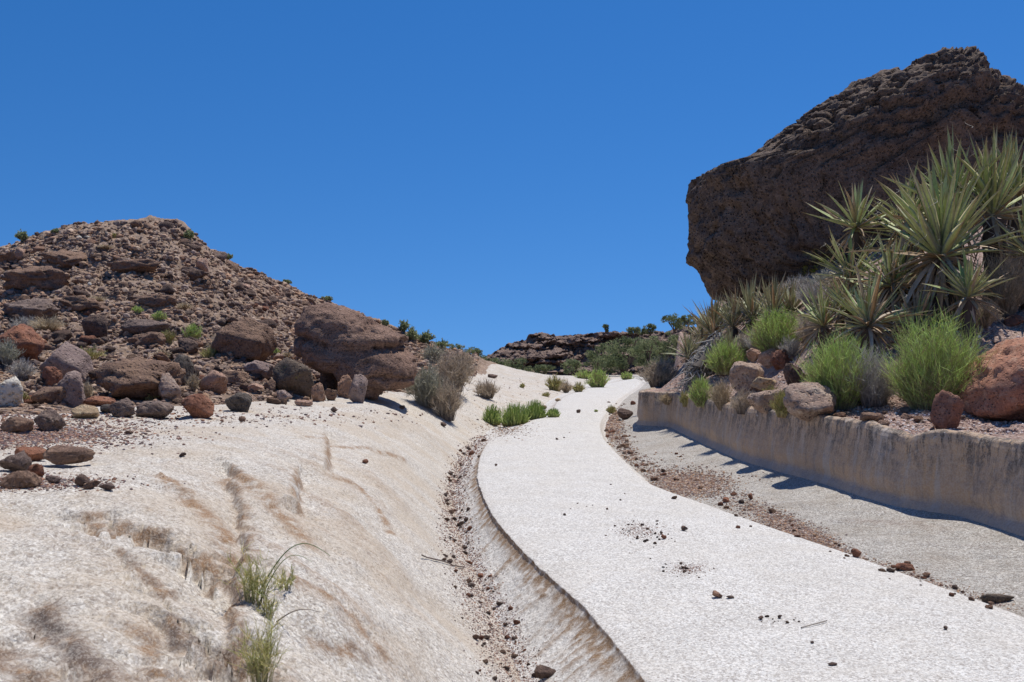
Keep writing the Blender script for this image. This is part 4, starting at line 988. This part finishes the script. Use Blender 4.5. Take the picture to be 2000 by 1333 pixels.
KINDS = {
 'green': dict(n=420, tw=.9, br=15, bl=.22, c0=(.50,.66,.16), c1=(.76,.88,.36), b0=(.50,.41,.24), b1=(.40,.34,.20), stem=1, dry=.45, t0=.12, rise=.9, base=.4, lo=.35, bh=.5, curve=.1),
 'greygreen': dict(n=320, tw=1.0, br=8, bl=.28, c0=(.32,.38,.18), c1=(.46,.50,.28), b0=(.32,.27,.18), b1=(.26,.22,.15), stem=1, dry=.4, rise=1.0),
 'yellowgreen': dict(n=260, tw=1.0, br=6, bl=.3, base=.4, lo=.3, c0=(.46,.47,.17), c1=(.64,.58,.27), b0=(.45,.32,.14), b1=(.36,.26,.13), stem=1, dry=.35, rise=1.2),
 'reed': dict(n=700, tw=1.2, br=0, c0=(.34,.48,.12), c1=(.68,.74,.30), b0=(.36,.22,.08), b1=(.25,.20,.07), curve=.15, wob=.02, base=.6, bh=.35, lo=.55),
 'grey': dict(n=260, tw=.9, br=9, bl=.3, base=.35, lo=.3, c0=(.42,.39,.34), c1=(.56,.52,.46), b0=(.22,.18,.15), b1=(.15,.13,.12), stem=1, wob=.06, dryp=1, pname='twigs'),
 'drybrown': dict(n=260, tw=.9, br=10, bl=.26, base=.4, lo=.3, c0=(.44,.35,.26), c1=(.60,.50,.37), b0=(.18,.14,.11), b1=(.13,.10,.09), stem=1, wob=.06, dryp=1, pname='twigs'),
 'tan': dict(n=500, tw=.8, br=2, bl=.3, c0=(.46,.36,.23), c1=(.58,.48,.33), b0=(.38,.28,.18), b1=(.30,.22,.15), dryp=1, pname='blades', wob=.03),
 'sage': dict(n=240, tw=.9, br=11, bl=.25, base=.4, lo=.3, c0=(.44,.44,.34), c1=(.60,.57,.46), b0=(.20,.17,.14), b1=(.15,.13,.11), stem=1, wob=.05, leaf=.6, ls=1.6),
 'bush': dict(n=70, tw=1.2, br=22, bl=.34, c0=(.22,.27,.12), c1=(.40,.43,.24), b0=(.16,.12,.09), b1=(.10,.08,.06), stem=1, wob=.09, leaf=2.2, ls=2.3, base=.2, curve=.5, t0=.35, rise=.4),
 'wisp': dict(n=30, tw=1.4, br=7, bl=.26, c0=(.46,.50,.18), c1=(.80,.68,.34), b0=(.22,.20,.10), b1=(.20,.16,.08), stem=1, wob=.07, rise=.8, base=.35, lo=.3),
}
S_ = [  # name, label, cat, px, py, w, h, kind
 ('shrub','large bright green brushy shrub beside the speckled red boulder','shrub',1828,796,225,192,'green'),
 ('shrub','bright green brushy shrub behind the wide flat pale rock','shrub',1640,794,172,148,'green'),
 ('dry_shrub','pale grey leafless shrub between the two bright green shrubs','shrub',1708,792,120,112,'grey'),
 ('shrub','soft green shrub below the row of yuccas','shrub',1520,692,140,98,'green'),
 ('shrub','small green shrub beside the dead yucca trunk','shrub',1418,730,96,70,'green'),
 ('grass_tuft','bright green tuft in dry grass near the far end of the wall','grass',1374,794,66,62,'green'),
 ('grass_tuft','small yellow-green tuft left of the bright green tuft','grass',1340,794,34,32,'yellowgreen'),
 ('dry_grass','pale tan dry grass clump on the wall edge left of the grey tuft','grass',1408,800,62,62,'tan'),
 ('dry_grass','low reddish tan dry grass at the far left end of the wall top','grass',1303,790,52,26,'tan'),
 ('dry_shrub','dark grey dry tuft on the wall edge','shrub',1452,808,56,50,'drybrown'),
 ('grass_tuft','thin yellow-green tuft left of the wide flat pale rock','grass',1531,814,64,56,'yellowgreen'),
 ('grass_tuft','small olive tuft on the rounded brown rock','grass',1506,782,40,30,'yellowgreen'),
 ('dry_grass','tall tan and grey dry grass at the right edge above the speckled boulder','grass',1965,616,140,130,'tan'),
 ('dry_shrub','grey dry brush behind the right edge dry grass','shrub',1985,560,110,120,'grey'),
 ('dry_shrub','dark grey brown shrub at the far corner of the wall','shrub',1288,756,84,66,'drybrown'),
 ('dry_shrub','grey twiggy shrub above the pink block','shrub',1480,690,64,50,'grey'),
 ('dry_shrub','grey brush under the boulder behind the row of yuccas','shrub',1588,600,80,52,'grey'),
 ('dry_shrub','pale dry brush at the boulder foot right of the grey brush','shrub',1640,580,80,50,'tan'),
 ('dry_shrub','low grey brush directly under the overhang of the huge boulder','shrub',1560,578,90,42,'grey'),
 ('shrub','olive brush left of the thin left-pointing yucca under the huge boulder','shrub',1612,568,80,44,'sage'),
 ('dry_shrub','dry brown brush under the left yuccas of the big clump','shrub',1585,672,80,60,'drybrown'),
 ('dry_shrub','dry brown brush above the pale rock of the broken pile','shrub',1545,700,56,44,'grey'),
 ('dry_grass','tan grass on the slope right of the large bright green shrub','grass',1925,640,70,60,'tan'),
 ('dry_shrub','brown dry bush between the grey twiggy shrub and the dead trunk','shrub',1458,694,44,50,'drybrown'),
 ('shrub','sage grey shrub right against the cracked boulder','shrub',832,794,86,88,'sage'),
 ('dry_shrub','brown rounded shrub behind the sage grey shrub','shrub',882,764,100,84,'drybrown'),
 ('dry_shrub','dark grey brown shrub hanging over the granite slope','shrub',872,820,74,84,'drybrown'),
 ('dry_shrub','low round brown shrub on the white rock','shrub',950,778,62,40,'drybrown'),
 ('shrub','yellowish green shrub on the far white rock','shrub',1084,764,50,34,'yellowgreen'),
 ('dry_shrub','straw coloured shrub touching the yellowish green one','shrub',1106,768,36,26,'tan'),
 ('shrub','bright green round shrub at the far end of the path','shrub',1168,757,54,38,'green'),
 ('shrub','small yellow shrub left of the round green path shrub','shrub',1130,766,32,20,'yellowgreen'),
 ('shrub','low green shrub behind the round green path shrub','shrub',1140,740,50,18,'green'),
 ('shrub','low bright shrub right of the far path end','shrub',1224,742,34,16,'green'),
 ('reeds','leftmost green reed clump at the gully head','reeds',962,829,52,42,'reed'),
 ('reeds','middle and tallest green reed clump at the gully head','reeds',1006,831,78,50,'reed'),
 ('reeds','paler reed clump right of the tallest reeds','reeds',1044,819,64,42,'reed'),
 ('reeds','small separate reed clump by the path edge','reeds',1081,815,34,20,'reed'),
 ('grass_tuft','tiny tuft on the white rock above the reeds','grass',1067,775,20,9,'yellowgreen'),
 ('grass_tuft','tiny grass tuft on the far white rock','grass',1020,758,14,9,'yellowgreen'),
 ('grass_tuft','small pale tuft by the dark boulder in the right gully','grass',1193,808,24,16,'yellowgreen'),
 ('grass_tuft','tiny green sprig on the far path','grass',1164,805,9,5,'green'),
 ('grass_tuft','yellow-green grass patch above the rough mound rock','grass',168,702,96,26,'yellowgreen'),
 ('grass_tuft','left tuft of the green patch on the slope above the pink rock','grass',328,672,40,30,'yellowgreen'),
 ('grass_tuft','right tuft of the green patch beside the dark tilted slab','grass',376,664,46,34,'green'),
 ('grass_tuft','green tuft halfway up the hill foot','grass',312,626,36,20,'green'),
 ('grass_tuft','small green tuft left of the one halfway up the hill foot','grass',268,612,30,14,'green'),
 ('dry_grass','pale dry grass left in the upper rubble','grass',92,648,90,34,'tan'),
 ('dry_shrub','grey dry brush in the upper rubble at far left','shrub',50,650,70,34,'grey'),
 ('shrub','dark bush with yellow leaves at the left edge','shrub',14,712,54,52,'sage'),
 ('dry_shrub','grey twigs below the dark bush at the left edge','shrub',42,740,60,40,'grey'),
 ('grass_tuft','ochre tuft beside the white granite knob','grass',40,786,36,26,'yellowgreen'),
 ('dry_grass','ochre grass stems between the mauve slabs and mound rock','grass',168,780,36,38,'tan'),
 ('dry_grass','ochre grass at the foot of the white-topped rock','grass',295,782,50,34,'yellowgreen'),
 ('dry_grass','ochre tuft left of the pink angular rock','grass',378,766,30,40,'tan'),
 ('dry_grass','pale grass right of the grey rock with black hollow','grass',318,702,40,22,'tan'),
 ('dry_shrub','brown thorny bush left of the squarish block','shrub',430,694,54,50,'drybrown'),
 ('dry_grass','pale grass tuft above the pink angular rock','grass',410,702,50,26,'yellowgreen'),
 ('grass_tuft','small green tuft below the squarish block','grass',537,693,22,14,'green'),
 ('dry_grass','straw tuft above the lichened boulder','grass',560,700,30,14,'tan'),
 ('dry_grass','straw grass by the upper hill','grass',190,590,50,14,'tan'),
 ('shrub','round shrub alone on the skyline at far left','shrub',43,473,24,20,'bush'),
 ('shrub','green shrub on the right shoulder of the hill summit','shrub',369,470,18,18,'bush'),
 ('shrub','tiny bush on the left skyline below the summit','shrub',108,458,16,10,'bush'),
 ('shrub','low bush on the hill skyline halfway down','shrub',445,508,22,11,'bush'),
 ('shrub','low bush on the skyline above the cracked boulder','shrub',640,590,30,10,'bush'),
 ('shrub','small yucca-like plant on the skyline above the cracked boulder','shrub',752,640,12,15,'bush'),
 ('shrub','thin upright shrub on the skyline right of the cracked boulder','shrub',789,652,16,24,'bush'),
 ('shrub','olive shrub on the slope right of the cracked boulder','shrub',805,668,30,26,'bush'),
 ('shrub','dark green shrub on the low skyline behind the sage shrub','shrub',832,674,36,26,'bush'),
 ('shrub','bluish shrub lower on the skyline','shrub',862,686,34,24,'bush'),
 ('dry_shrub','grey brown shrub on the slope behind the brown rounded shrub','shrub',905,722,52,40,'drybrown'),
 ('dry_shrub','faded shrub on the slope right of the cracked boulder','shrub',845,712,60,44,'sage'),
 ('shrub','slim plant on the hill above the far boulder slope','shrub',560,556,20,9,'bush'),
 ('grass_tuft','ochre tuft high on the hill below the white stones','grass',205,486,40,8,'tan'),
 ('grass_tuft','green tuft on the summit slope','grass',222,465,16,10,'yellowgreen'),
 ('dry_grass','straw patch on the right flank of the hill','grass',360,605,40,16,'tan'),
]
for i, a in enumerate(S_): plant(*a[:8], seed=300 + i)
# near plants growing from the crack at lower left
plant('weed', 'wispy green weed growing from the crack, at the bottom edge', 'weed', 510, 1345, 110, 175, 'wisp', 501)
plant('weed', 'green weed with brown tips in the upper part of the crack', 'weed', 498, 1180, 110, 135, 'wisp', 502)
plant('weed', 'small yellow-green weed between the two larger crack weeds', 'weed', 523, 1205, 56, 60, 'wisp', 503)
plant('weed', 'yellowish side sprig right of the upper crack weed', 'weed', 560, 1150, 76, 50, 'wisp', 504)
# long arching blade
def arch(px0, py0, px1, py1, sag, col, label, rr=.0035):
    a = hit(px0, py0); b = Vector(P(px1, py1, a.y - .05)); t = np.linspace(0, 1, 14)
    pts = np.array([(a * (1 - u) + b * u)[:] for u in t]) - np.array(a[:]); pts[:, 2] += sag * np.sin(np.pi * t)
    V, Fk, C = tubes(pts[None], np.linspace(rr, rr * .3, 14)[None], np.array([col]), 5)
    o = obj('stem', mesh_np('stem', V, Fk, M_LEAF, True, colors=C), None, a); tag(o, label, 'stem')
arch(500, 1170, 645, 1086, .09, (.13, .22, .07), 'long green stem arching right from the upper crack weed', .0024)
arch(505, 1180, 610, 1098, .07, (.20, .27, .09), 'shorter green stem below the long arching one', .0018)
arch(540, 1215, 625, 1196, .02, (.20, .15, .12), 'thin brown twig right of the small crack weed', .0022)
# twig lying in the left gully
a = hit(822, 1092); b = hit(905, 1112)
V, Fk, C = tubes(np.linspace(np.array(a[:]) + [0, 0, .02], np.array(b[:]) + [0, 0, .012], 8)[None] - np.array(a[:]) + np.random.RandomState(3).normal(scale=.003, size=(1, 8, 3)), np.full((1, 8), .004), np.array([(.16, .12, .10)]), 5)
tag(obj('twig', mesh_np('twig', V, Fk, M_TWIG, True, colors=C), None, a), 'thin dark twig lying across the left gully', 'twig')
a = hit(1565, 1228); b = hit(1615, 1216)
V, Fk, C = tubes(np.linspace(np.array(a[:]) + [0, 0, .004], np.array(b[:]) + [0, 0, .008], 8)[None] - np.array(a[:]), np.full((1, 8), .003), np.array([(.3, .26, .22)]), 5)
tag(obj('twig', mesh_np('twig', V, Fk, M_TWIG, True, colors=C), None, a), 'pale thin twig lying on the lower path', 'twig')

# yuccas -------------------------------------------------------------------
def blades(n, Lm, wd, rs, elev=(5, 88), bend=.18, k=7, c0=(.24,.30,.12), c1=(.40,.45,.24), dead=0., lean=(0, 0), fold=.35, stiff=1.0, ln=(.5, 1.0)):
    el = np.radians(np.sort(rs.uniform(elev[0], elev[1], n))); az = np.arange(n) * 2.39996 + rs.uniform(-.9, .9, n); el = np.clip(el + rs.normal(scale=.16, size=n), -1.4, 1.56)
    L_ = Lm * rs.uniform(ln[0], ln[1], n); t = np.linspace(0, 1, k)
    d = np.stack([np.cos(az) * np.cos(el), np.sin(az) * np.cos(el), np.sin(el)], 1) + np.array([lean[0], lean[1], 0]); d /= np.linalg.norm(d, axis=1)[:, None]
    side = np.cross(d, np.array([0, 0, 1.])); side /= np.linalg.norm(side, axis=1)[:, None] + 1e-6
    # random roll
    nrm = np.cross(side, d); ro = rs.normal(scale=.35, size=n)[:, None]; side, nrm = side * np.cos(ro) + nrm * np.sin(ro), nrm * np.cos(ro) - side * np.sin(ro)
    bd = rs.normal(1, .9, n) * bend * 1.3 * np.cos(el)
    ctr = d[:, None] * (L_[:, None] * t)[..., None]; ctr[..., 2] -= (bd * L_)[:, None] * t[None] ** 2
    ctr += side[:, None] * (rs.normal(scale=.09, size=n) * L_)[:, None, None] * (t ** 2)[None, :, None]
    prof = np.interp(t, [0, .12, .4, .75, 1], [.75, .7, 1, .62, .03]) * wd; W_ = prof[None] * rs.uniform(.75, 1.2, n)[:, None]
    th = W_ * .13
    l = ctr + side[:, None] * W_[..., None] * .5 + nrm[:, None] * (W_ * fold * .5)[..., None]
    r = ctr - side[:, None] * W_[..., None] * .5 + nrm[:, None] * (W_ * fold * .5)[..., None]
    ml = ctr + side[:, None] * (W_ * .43)[..., None] + nrm[:, None] * (W_ * fold * .43)[..., None]
    mr = ctr - side[:, None] * (W_ * .43)[..., None] + nrm[:, None] * (W_ * fold * .43)[..., None]
    bot = ctr - nrm[:, None] * th[..., None]
    V = np.stack([l, ml, ctr, mr, r, bot], 2)      # n,k,6,3
    base = (np.arange(n) * k * 6)[:, None, None] + (np.arange(k - 1) * 6)[None, :, None]
    s0 = np.arange(6)[None, None]; s1 = (s0 + 1) % 6
    Fk = np.stack([base + s0, base + s1, base + s1 + 6, base + s0 + 6], -1).reshape(-1, 4)
    tt = rs.uniform(0, 1, n); c = mixc(c0, c1, tt); dm = rs.uniform(0, 1, n) < dead
    deadc = mixc((.46,.30,.15), (.52,.42,.30), rs.uniform(0, 1, n)); 
    C = np.repeat(np.repeat(c[:, None, None], k, 1), 6, 2).copy()
    ed = mixc((.48,.44,.24), (.60,.52,.34), tt)
    C[:, :, 0] = ed[:, None]; C[:, :, 4] = ed[:, None]
    tip = np.array([.34, .22, .14]); C[:, -1] = tip; C[:, -2] = C[:, -2] * .8 + tip * .2; C[:, 0] = C[:, 0] * .45 + np.array([.5, .46, .30]) * .55
    C[dm] = deadc[dm][:, None, None] * rs.uniform(.8, 1.1, (int(dm.sum()), k, 6, 1))
    return V.reshape(-1, 3), Fk, C.reshape(-1, 3)
def yucca(px, py, Rpx, Y, label, seed, n=70, elev=(8, 88), trunk=.0, dead=.1, wd=.085, lean=(0, 0), group=None, deadn=14, c0=(.29,.38,.12), c1=(.56,.62,.27), bend=.12):
    p = Vector(P(px, py, Y)); s = Y / F_PX; Lm = Rpx * s; rs = np.random.RandomState(seed)
    g = drop(p.x, p.y, [terrain]); h = max(p.z - g.z, .02)
    root = empty('yucca', (p.x, p.y, min(g.z, p.z)), label, 'yucca', group); off = np.array([0, 0, p.z - min(g.z, p.z)])
    V, Fk, C = blades(n, Lm, Lm * wd, rs, elev, bend, dead=dead, lean=lean, c0=c0, c1=c1)
    VL, FL, CL = V, Fk, C
    V, Fk, C = blades(int(deadn * 1.8), Lm * .7, Lm * wd * .8, rs, (-75, 20), .3, dead=1.0, lean=lean)
    obj('dead_leaves', mesh_np('dead_leaves', V + off, Fk, M_BLADE, True, colors=C), root)
    # curling fibres along the leaves
    m = n; a = rs.normal(size=(m, 3)) * Lm * .17; a[:, 2] = np.abs(a[:, 2]) * 1.3; t = np.linspace(0, 4, 7)[None]; rr = Lm * .035 * rs.uniform(.5, 1.4, (m, 1))
    Pp = a[:, None] + np.stack([np.cos(t + a[:, :1] * 9) * rr, np.sin(t + a[:, :1] * 9) * rr, np.repeat(t, m, 0) * rr * .5], 2)
    V, Fk, C = tubes(Pp, np.full((m, 7), .0016 * Y / 8), np.tile(np.array([[.55, .52, .45]]), (m, 1)))
    V, Fk, C = np.concatenate([VL, V]), np.concatenate([FL, Fk + len(VL)]), np.concatenate([CL, C])
    obj('leaves', mesh_np('leaves', V + off, Fk, M_BLADE, True, colors=C), root)
    print('YH', round(h, 2), label)
    if h > .05:
        tp = np.linspace(np.zeros(3) - [0, 0, .1], off * .95, 8)[None]
        V, Fk, C = tubes(tp, np.full((1, 8), Lm * .10), np.array([(.09, .07, .06)]), 10); nz = fbm(V * 14, 3); V[:, :2] *= (1 + .25 * nz)[:, None]
        obj('trunk', mesh_np('trunk', V, Fk, M_TWIG, True, colors=C), root)
    return root
yucca(1862,410,178,11.2,'upright yucca head with the two tallest leaves against the huge boulder',16,n=40,elev=(35,89),wd=.075,dead=.06,deadn=14,bend=.05)
yucca(1778,430,120,11.6,'small yucca head left of the two tallest leaves',17,n=34,elev=(25,88),wd=.085,dead=.08,deadn=14,bend=.05)
yucca(1985,380,140,11.5,'yucca head cut by the right edge high against the huge boulder',18,n=36,elev=(25,88),wd=.08,dead=.08,deadn=14,bend=.05)
yucca(1838,505,222,10.6,'largest yucca with long stiff leaves in the middle of the clump',1,n=74,elev=(25,89),wd=.062,deadn=46,dead=.05,bend=.05)
yucca(1940,422,195,11.0,'upper right yucca rising against the huge boulder near the photo edge',2,n=54,elev=(30,89),wd=.062,bend=.05,dead=.04)
yucca(1892,582,118,9.9,'short green yucca rosette just above the large bright green shrub',3,n=56,elev=(22,88),wd=.085,dead=.08)
yucca(1696,640,150,10.2,'yucca with drooping brown leaves above the pale grey leafless shrub',4,n=56,elev=(8,85),wd=.06,dead=.16,deadn=26)
yucca(1672,447,128,12.4,'highest left yucca rosette with spread leaves against dark rock',5,n=38,elev=(5,86),wd=.07,dead=.12)
yucca(1608,638,118,11.2,'yucca at the left of the big clump reaching over the soft green shrub',6,n=50,elev=(8,85),wd=.055,dead=.16,deadn=24)
yucca(1662,545,125,12.0,'yucca with thin left-pointing leaves under the highest left rosette',7,n=52,elev=(4,86),wd=.055,dead=.15)
yucca(1760,585,170,11.4,'shaded yucca deep in the middle of the big clump',8,n=70,elev=(5,88),wd=.055,dead=.15,deadn=30)
yucca(1775,470,150,12.0,'yucca behind the largest one, left of its upright leaves',9,n=54,elev=(10,88),wd=.06,dead=.12)
yucca(2010,500,150,10.6,'yucca cut by the right edge of the photo',10,n=50,elev=(10,88),wd=.055,dead=.14)
yucca(1790,650,120,10.3,'dark low yucca squeezed under the largest yucca',11,n=50,elev=(6,80),wd=.07,dead=.4,deadn=60)
yucca(1740,560,140,11.0,'leaning yucca between the drooping brown one and the largest one',12,n=60,elev=(10,86),wd=.06,dead=.2,deadn=40)
yucca(1850,600,120,10.8,'yucca with many dry leaves behind the short green rosette',13,n=50,elev=(0,80),wd=.065,dead=.35,deadn=70)
yucca(1650,610,110,11.6,'small yucca filling the gap behind the drooping brown one',14,n=50,elev=(8,85),wd=.065,dead=.3,deadn=50)
for i, (px, py, Rp, Y, lab) in enumerate([
 (1345,700,52,15.0,'low yucca with yellow leaves left of the dead trunk'),
 (1392,655,74,15.6,'leftmost yucca of the row in front of the boulder foot, above the dead trunk'),
 (1432,640,72,15.3,'second yucca from the left in the row at the boulder foot'),
 (1468,625,80,15.2,'third yucca from the left in the row at the boulder foot'),
 (1510,622,80,15.0,'fourth yucca from the left in the row at the boulder foot'),
 (1545,612,66,15.0,'right end yucca of the row at the boulder foot'),
 (1425,690,50,14.6,'small yucca below the row, behind the small green shrub'),
 (1372,668,58,16.4,'far left small yucca on the slope edge against the sky')]):
    yucca(px, py, Rp * 1.25, Y, lab, 20 + i, n=80, elev=(25, 89), wd=.055, dead=.22, deadn=16, c0=(.33,.36,.18), c1=(.52,.52,.31), bend=.08)
# fallen dead yucca trunk with grey hanging leaves
p = Vector(P(1408, 660, 14.8)); b = Vector(P(1360, 722, 14.4)); rs = np.random.RandomState(9)
root = empty('dead_yucca', b, 'leaning dead yucca trunk with grey hanging leaf skirt', 'yucca')
V, Fk, C = tubes(np.linspace(np.zeros(3), np.array((p - b)[:]), 8)[None], np.linspace(.10, .07, 8)[None], np.array([(.12, .10, .085)]), 10)
V = V + .03 * fbm(V * 9, 3)[:, None]
obj('trunk', mesh_np('trunk', V, Fk, M_TWIG, True, colors=C), root)
m = 520; t = rs.uniform(.2, 1.05, m)[:, None]; s0 = np.array((p - b)[:])[None] * t; dr = np.array([-.45, -.1, -.85])[None] + rs.normal(scale=.25, size=(m, 3)); ll = rs.uniform(.22, .6, m)[:, None]
q = np.stack([s0 + rs.normal(scale=.05, size=(m, 3)) + dr * ll * u for u in np.linspace(0, 1, 5)], 1)
V, Fk, C = tubes(q, np.tile(np.array([.008, .012, .012, .009, .003]), (m, 1)), mixc((.30, .27, .24), (.50, .47, .43), rs.uniform(0, 1, m)))
obj('dead_leaves', mesh_np('dead_leaves', V, Fk, M_TWIG, True, colors=C), root)

# ------------------------------------------------------------------ background: mesa, trees
M_MESA = rock_mat('mesa_rock', (.25, .18, .155), (.18, .13, .115), (.32, .25, .21), band=.6, bumpd=.25, sc_=.22, rnd=False, pit=0)
mu = np.linspace(0, 1, 420); mv = np.linspace(0, 1, 150)
mpx = 880 + (1560 - 880) * mu
mtop = np.interp(mpx, [880,940,960,972,985,1005,1028,1032,1060,1082,1085,1110,1150,1180,1200,1240,1300,1340,1400,1500,1560], [722,700,692,684,678,668,664,654,651,652,656,655,652,648,650,652,648,640,640,640,640])
YM = 120.
Vm = np.zeros((150, 420, 3))
for i, v in enumerate(mv):
    f = min(v / .72, 1); 
    hfac = f if v < .72 else 1
    Yd = YM + 9 * f + (0 if v < .72 else (v - .72) * 120)
    ztop = np.array([zat(a, YM + 9) for a in mtop]); zb = -1.5
    zz = zb + (ztop - zb) * (hfac ** .9)
    if v >= .72: zz = zz - (v - .72) * 6
    Vm[i, :, 0] = (mpx - 1000) / 1800 * (YM + 9); Vm[i, :, 1] = Yd; Vm[i, :, 2] = zz
vv = Vm.reshape(-1, 3)
lay = fbm(vv * np.array([.10, .10, 1.1]) + 5, 3); col = fbm(vv * np.array([.5, .3, .12]) + 9, 4)
onf = (np.repeat(mv[:, None], 420, 1).ravel() < .74)
vv[:, 1] -= onf * (1.8 * sstep(-.2, .4, lay) + 1.6 * col + .6 * fbm(vv * 1.5, 3))
vv[:, 2] += (.25 * fbm(vv * .6, 3) + .15 * fbm(vv * 2, 2)) * (np.repeat(mv[:, None], 420, 1).ravel() > .1)
tag(obj('cliff', mesh_np('cliff', vv, grid_faces(150, 420), M_MESA, False)), kind='structure')

def tree(px, py, wpx, hpx, Y, label, seed, c0=(.065,.10,.035), c1=(.16,.20,.075), name='tree', cat='tree', trunkc=(.12,.09,.07), group=None, nl=2600, open_=.5):
    rs = np.random.RandomState(seed); g = Vector(P(px, py, Y)); s = Y / F_PX; H = hpx * s; Rr = wpx * s / 2
    root = empty(name, g, label, cat, group)
    nb = 9; a = rs.uniform(0, 6.28, nb); q = rs.uniform(.25, .9, nb)
    tip = np.stack([np.cos(a) * q * Rr, np.sin(a) * q * Rr * .8, H * rs.uniform(.45, .9, nb)], 1); t = np.linspace(0, 1, 7)[None, :, None]
    Pp = tip[:, None] * t; Pp[..., 2] += .1 * H * np.sin(math.pi * t[..., 0]); Pp += rs.normal(scale=.02 * H, size=Pp.shape) * t; Pp[:, 0, 2] -= .1 * H
    V, Fk, C = tubes(Pp, taper(nb, 7, H * .035, H * .008), np.tile(np.array([trunkc]), (nb, 1)), 6)
    obj('trunk', mesh_np('trunk', V, Fk, M_TWIG, True, colors=C), root)
    nc = 26; ca = rs.uniform(0, 6.28, nc); cq = rs.uniform(0, 1, nc) ** .5 * .8
    cc = np.stack([np.cos(ca) * cq * Rr, np.sin(ca) * cq * Rr * .8, H * (.2 + rs.uniform(0, 1, nc) * (.95 - .2) * np.sqrt(1 - cq ** 2 * .7))], 1); cr = rs.uniform(.14, .3, nc) * min(Rr, H)
    cc[:, 2] = np.minimum(cc[:, 2], H - cr * .8)
    ii = rs.randint(0, nc, nl); d = rs.normal(size=(nl, 3)); d /= np.linalg.norm(d, axis=1)[:, None]; c = cc[ii] + d * (cr[ii] * rs.uniform(.2, 1.1, nl) ** open_)[:, None] * np.array([1.15, 1, .8])
    c[:, 2] = np.maximum(c[:, 2], .03 * H)
    ls = max(s * 2.0, .03); d1 = rs.normal(size=(nl, 3)); d1[:, 2] += .5; d1 /= np.linalg.norm(d1, axis=1)[:, None]; d2 = np.cross(d1, rs.normal(size=(nl, 3))); d2 /= np.linalg.norm(d2, axis=1)[:, None]
    sz = rs.uniform(.5, 1.5, (nl, 1)) * ls; Q = np.stack([c - d1 * sz, c + d2 * sz * .35, c + d1 * sz, c - d2 * sz * .35], 1)
    ct = rs.uniform(0, 1, nc); lc = mixc(c0, c1, np.clip(ct[ii] * .7 + rs.uniform(0, .4, nl), 0, 1))
    obj('crown', mesh_np('crown', Q.reshape(-1, 3), np.arange(nl * 4).reshape(-1, 4), M_LEAF, True, colors=np.repeat(lc, 4, 0)), root)
T = [
 (1218,738,112,86,62,'large olive green tree with a dark fork trunk behind the path end'),
 (1172,736,70,68,68,'olive tree left of the large fork-trunked one'),
 (1262,735,70,74,58,'dark green tree right of the large fork-trunked one'),
 (1300,722,66,76,46,'grey green tree at the back of the right bank'),
 (1335,700,50,52,44,'small tree on the bank slope behind the low yucca'),
 (1120,736,56,36,72,'low grey green bush left of the olive tree'),
 (1060,738,54,26,80,'low grey green bush in front of the cliff'),
 (1012,738,60,40,80,'dark green bush below the left end of the cliff'),
 (968,736,60,38,78,'dark bush at the left foot of the cliff'),
 (925,706,44,28,54,'wispy blue-green bush on the low skyline gap'),
 (892,694,34,22,50,'small green bush on the end of the hill ridge'),
 (944,724,40,30,70,'round dark bush just left of the cliff'),
 (1317,648,54,36,100,'rounded tree on the right skyline beside the yuccas'),
 (1270,656,30,24,120,'dark tree on the cliff top at right'),
 (1236,655,36,16,120,'low dark tree on the cliff top left of the taller one'),
 (1183,652,12,20,122,'thin lone shrub standing on the cliff top'),
 (1255,655,20,14,121,'small shrub between the cliff top trees'),
 (1345,640,36,26,95,'bush on the skyline touching the leftmost yucca leaves'),
]
for i, (px, py, ww, hh, Y, lab) in enumerate(T):
    gb = (.10, .135, .06), (.19, .22, .11)
    sh = 'bush' in lab or 'shrub' in lab
    tree(px, py, ww, hh, Y, lab, 700 + i, c0=(.12, .155, .07), c1=(.29, .32, .16), name='bush' if sh else 'tree', cat='bush' if sh else 'tree', nl=int(700 + ww * hh * .55))
print('objects', len(bpy.data.objects))
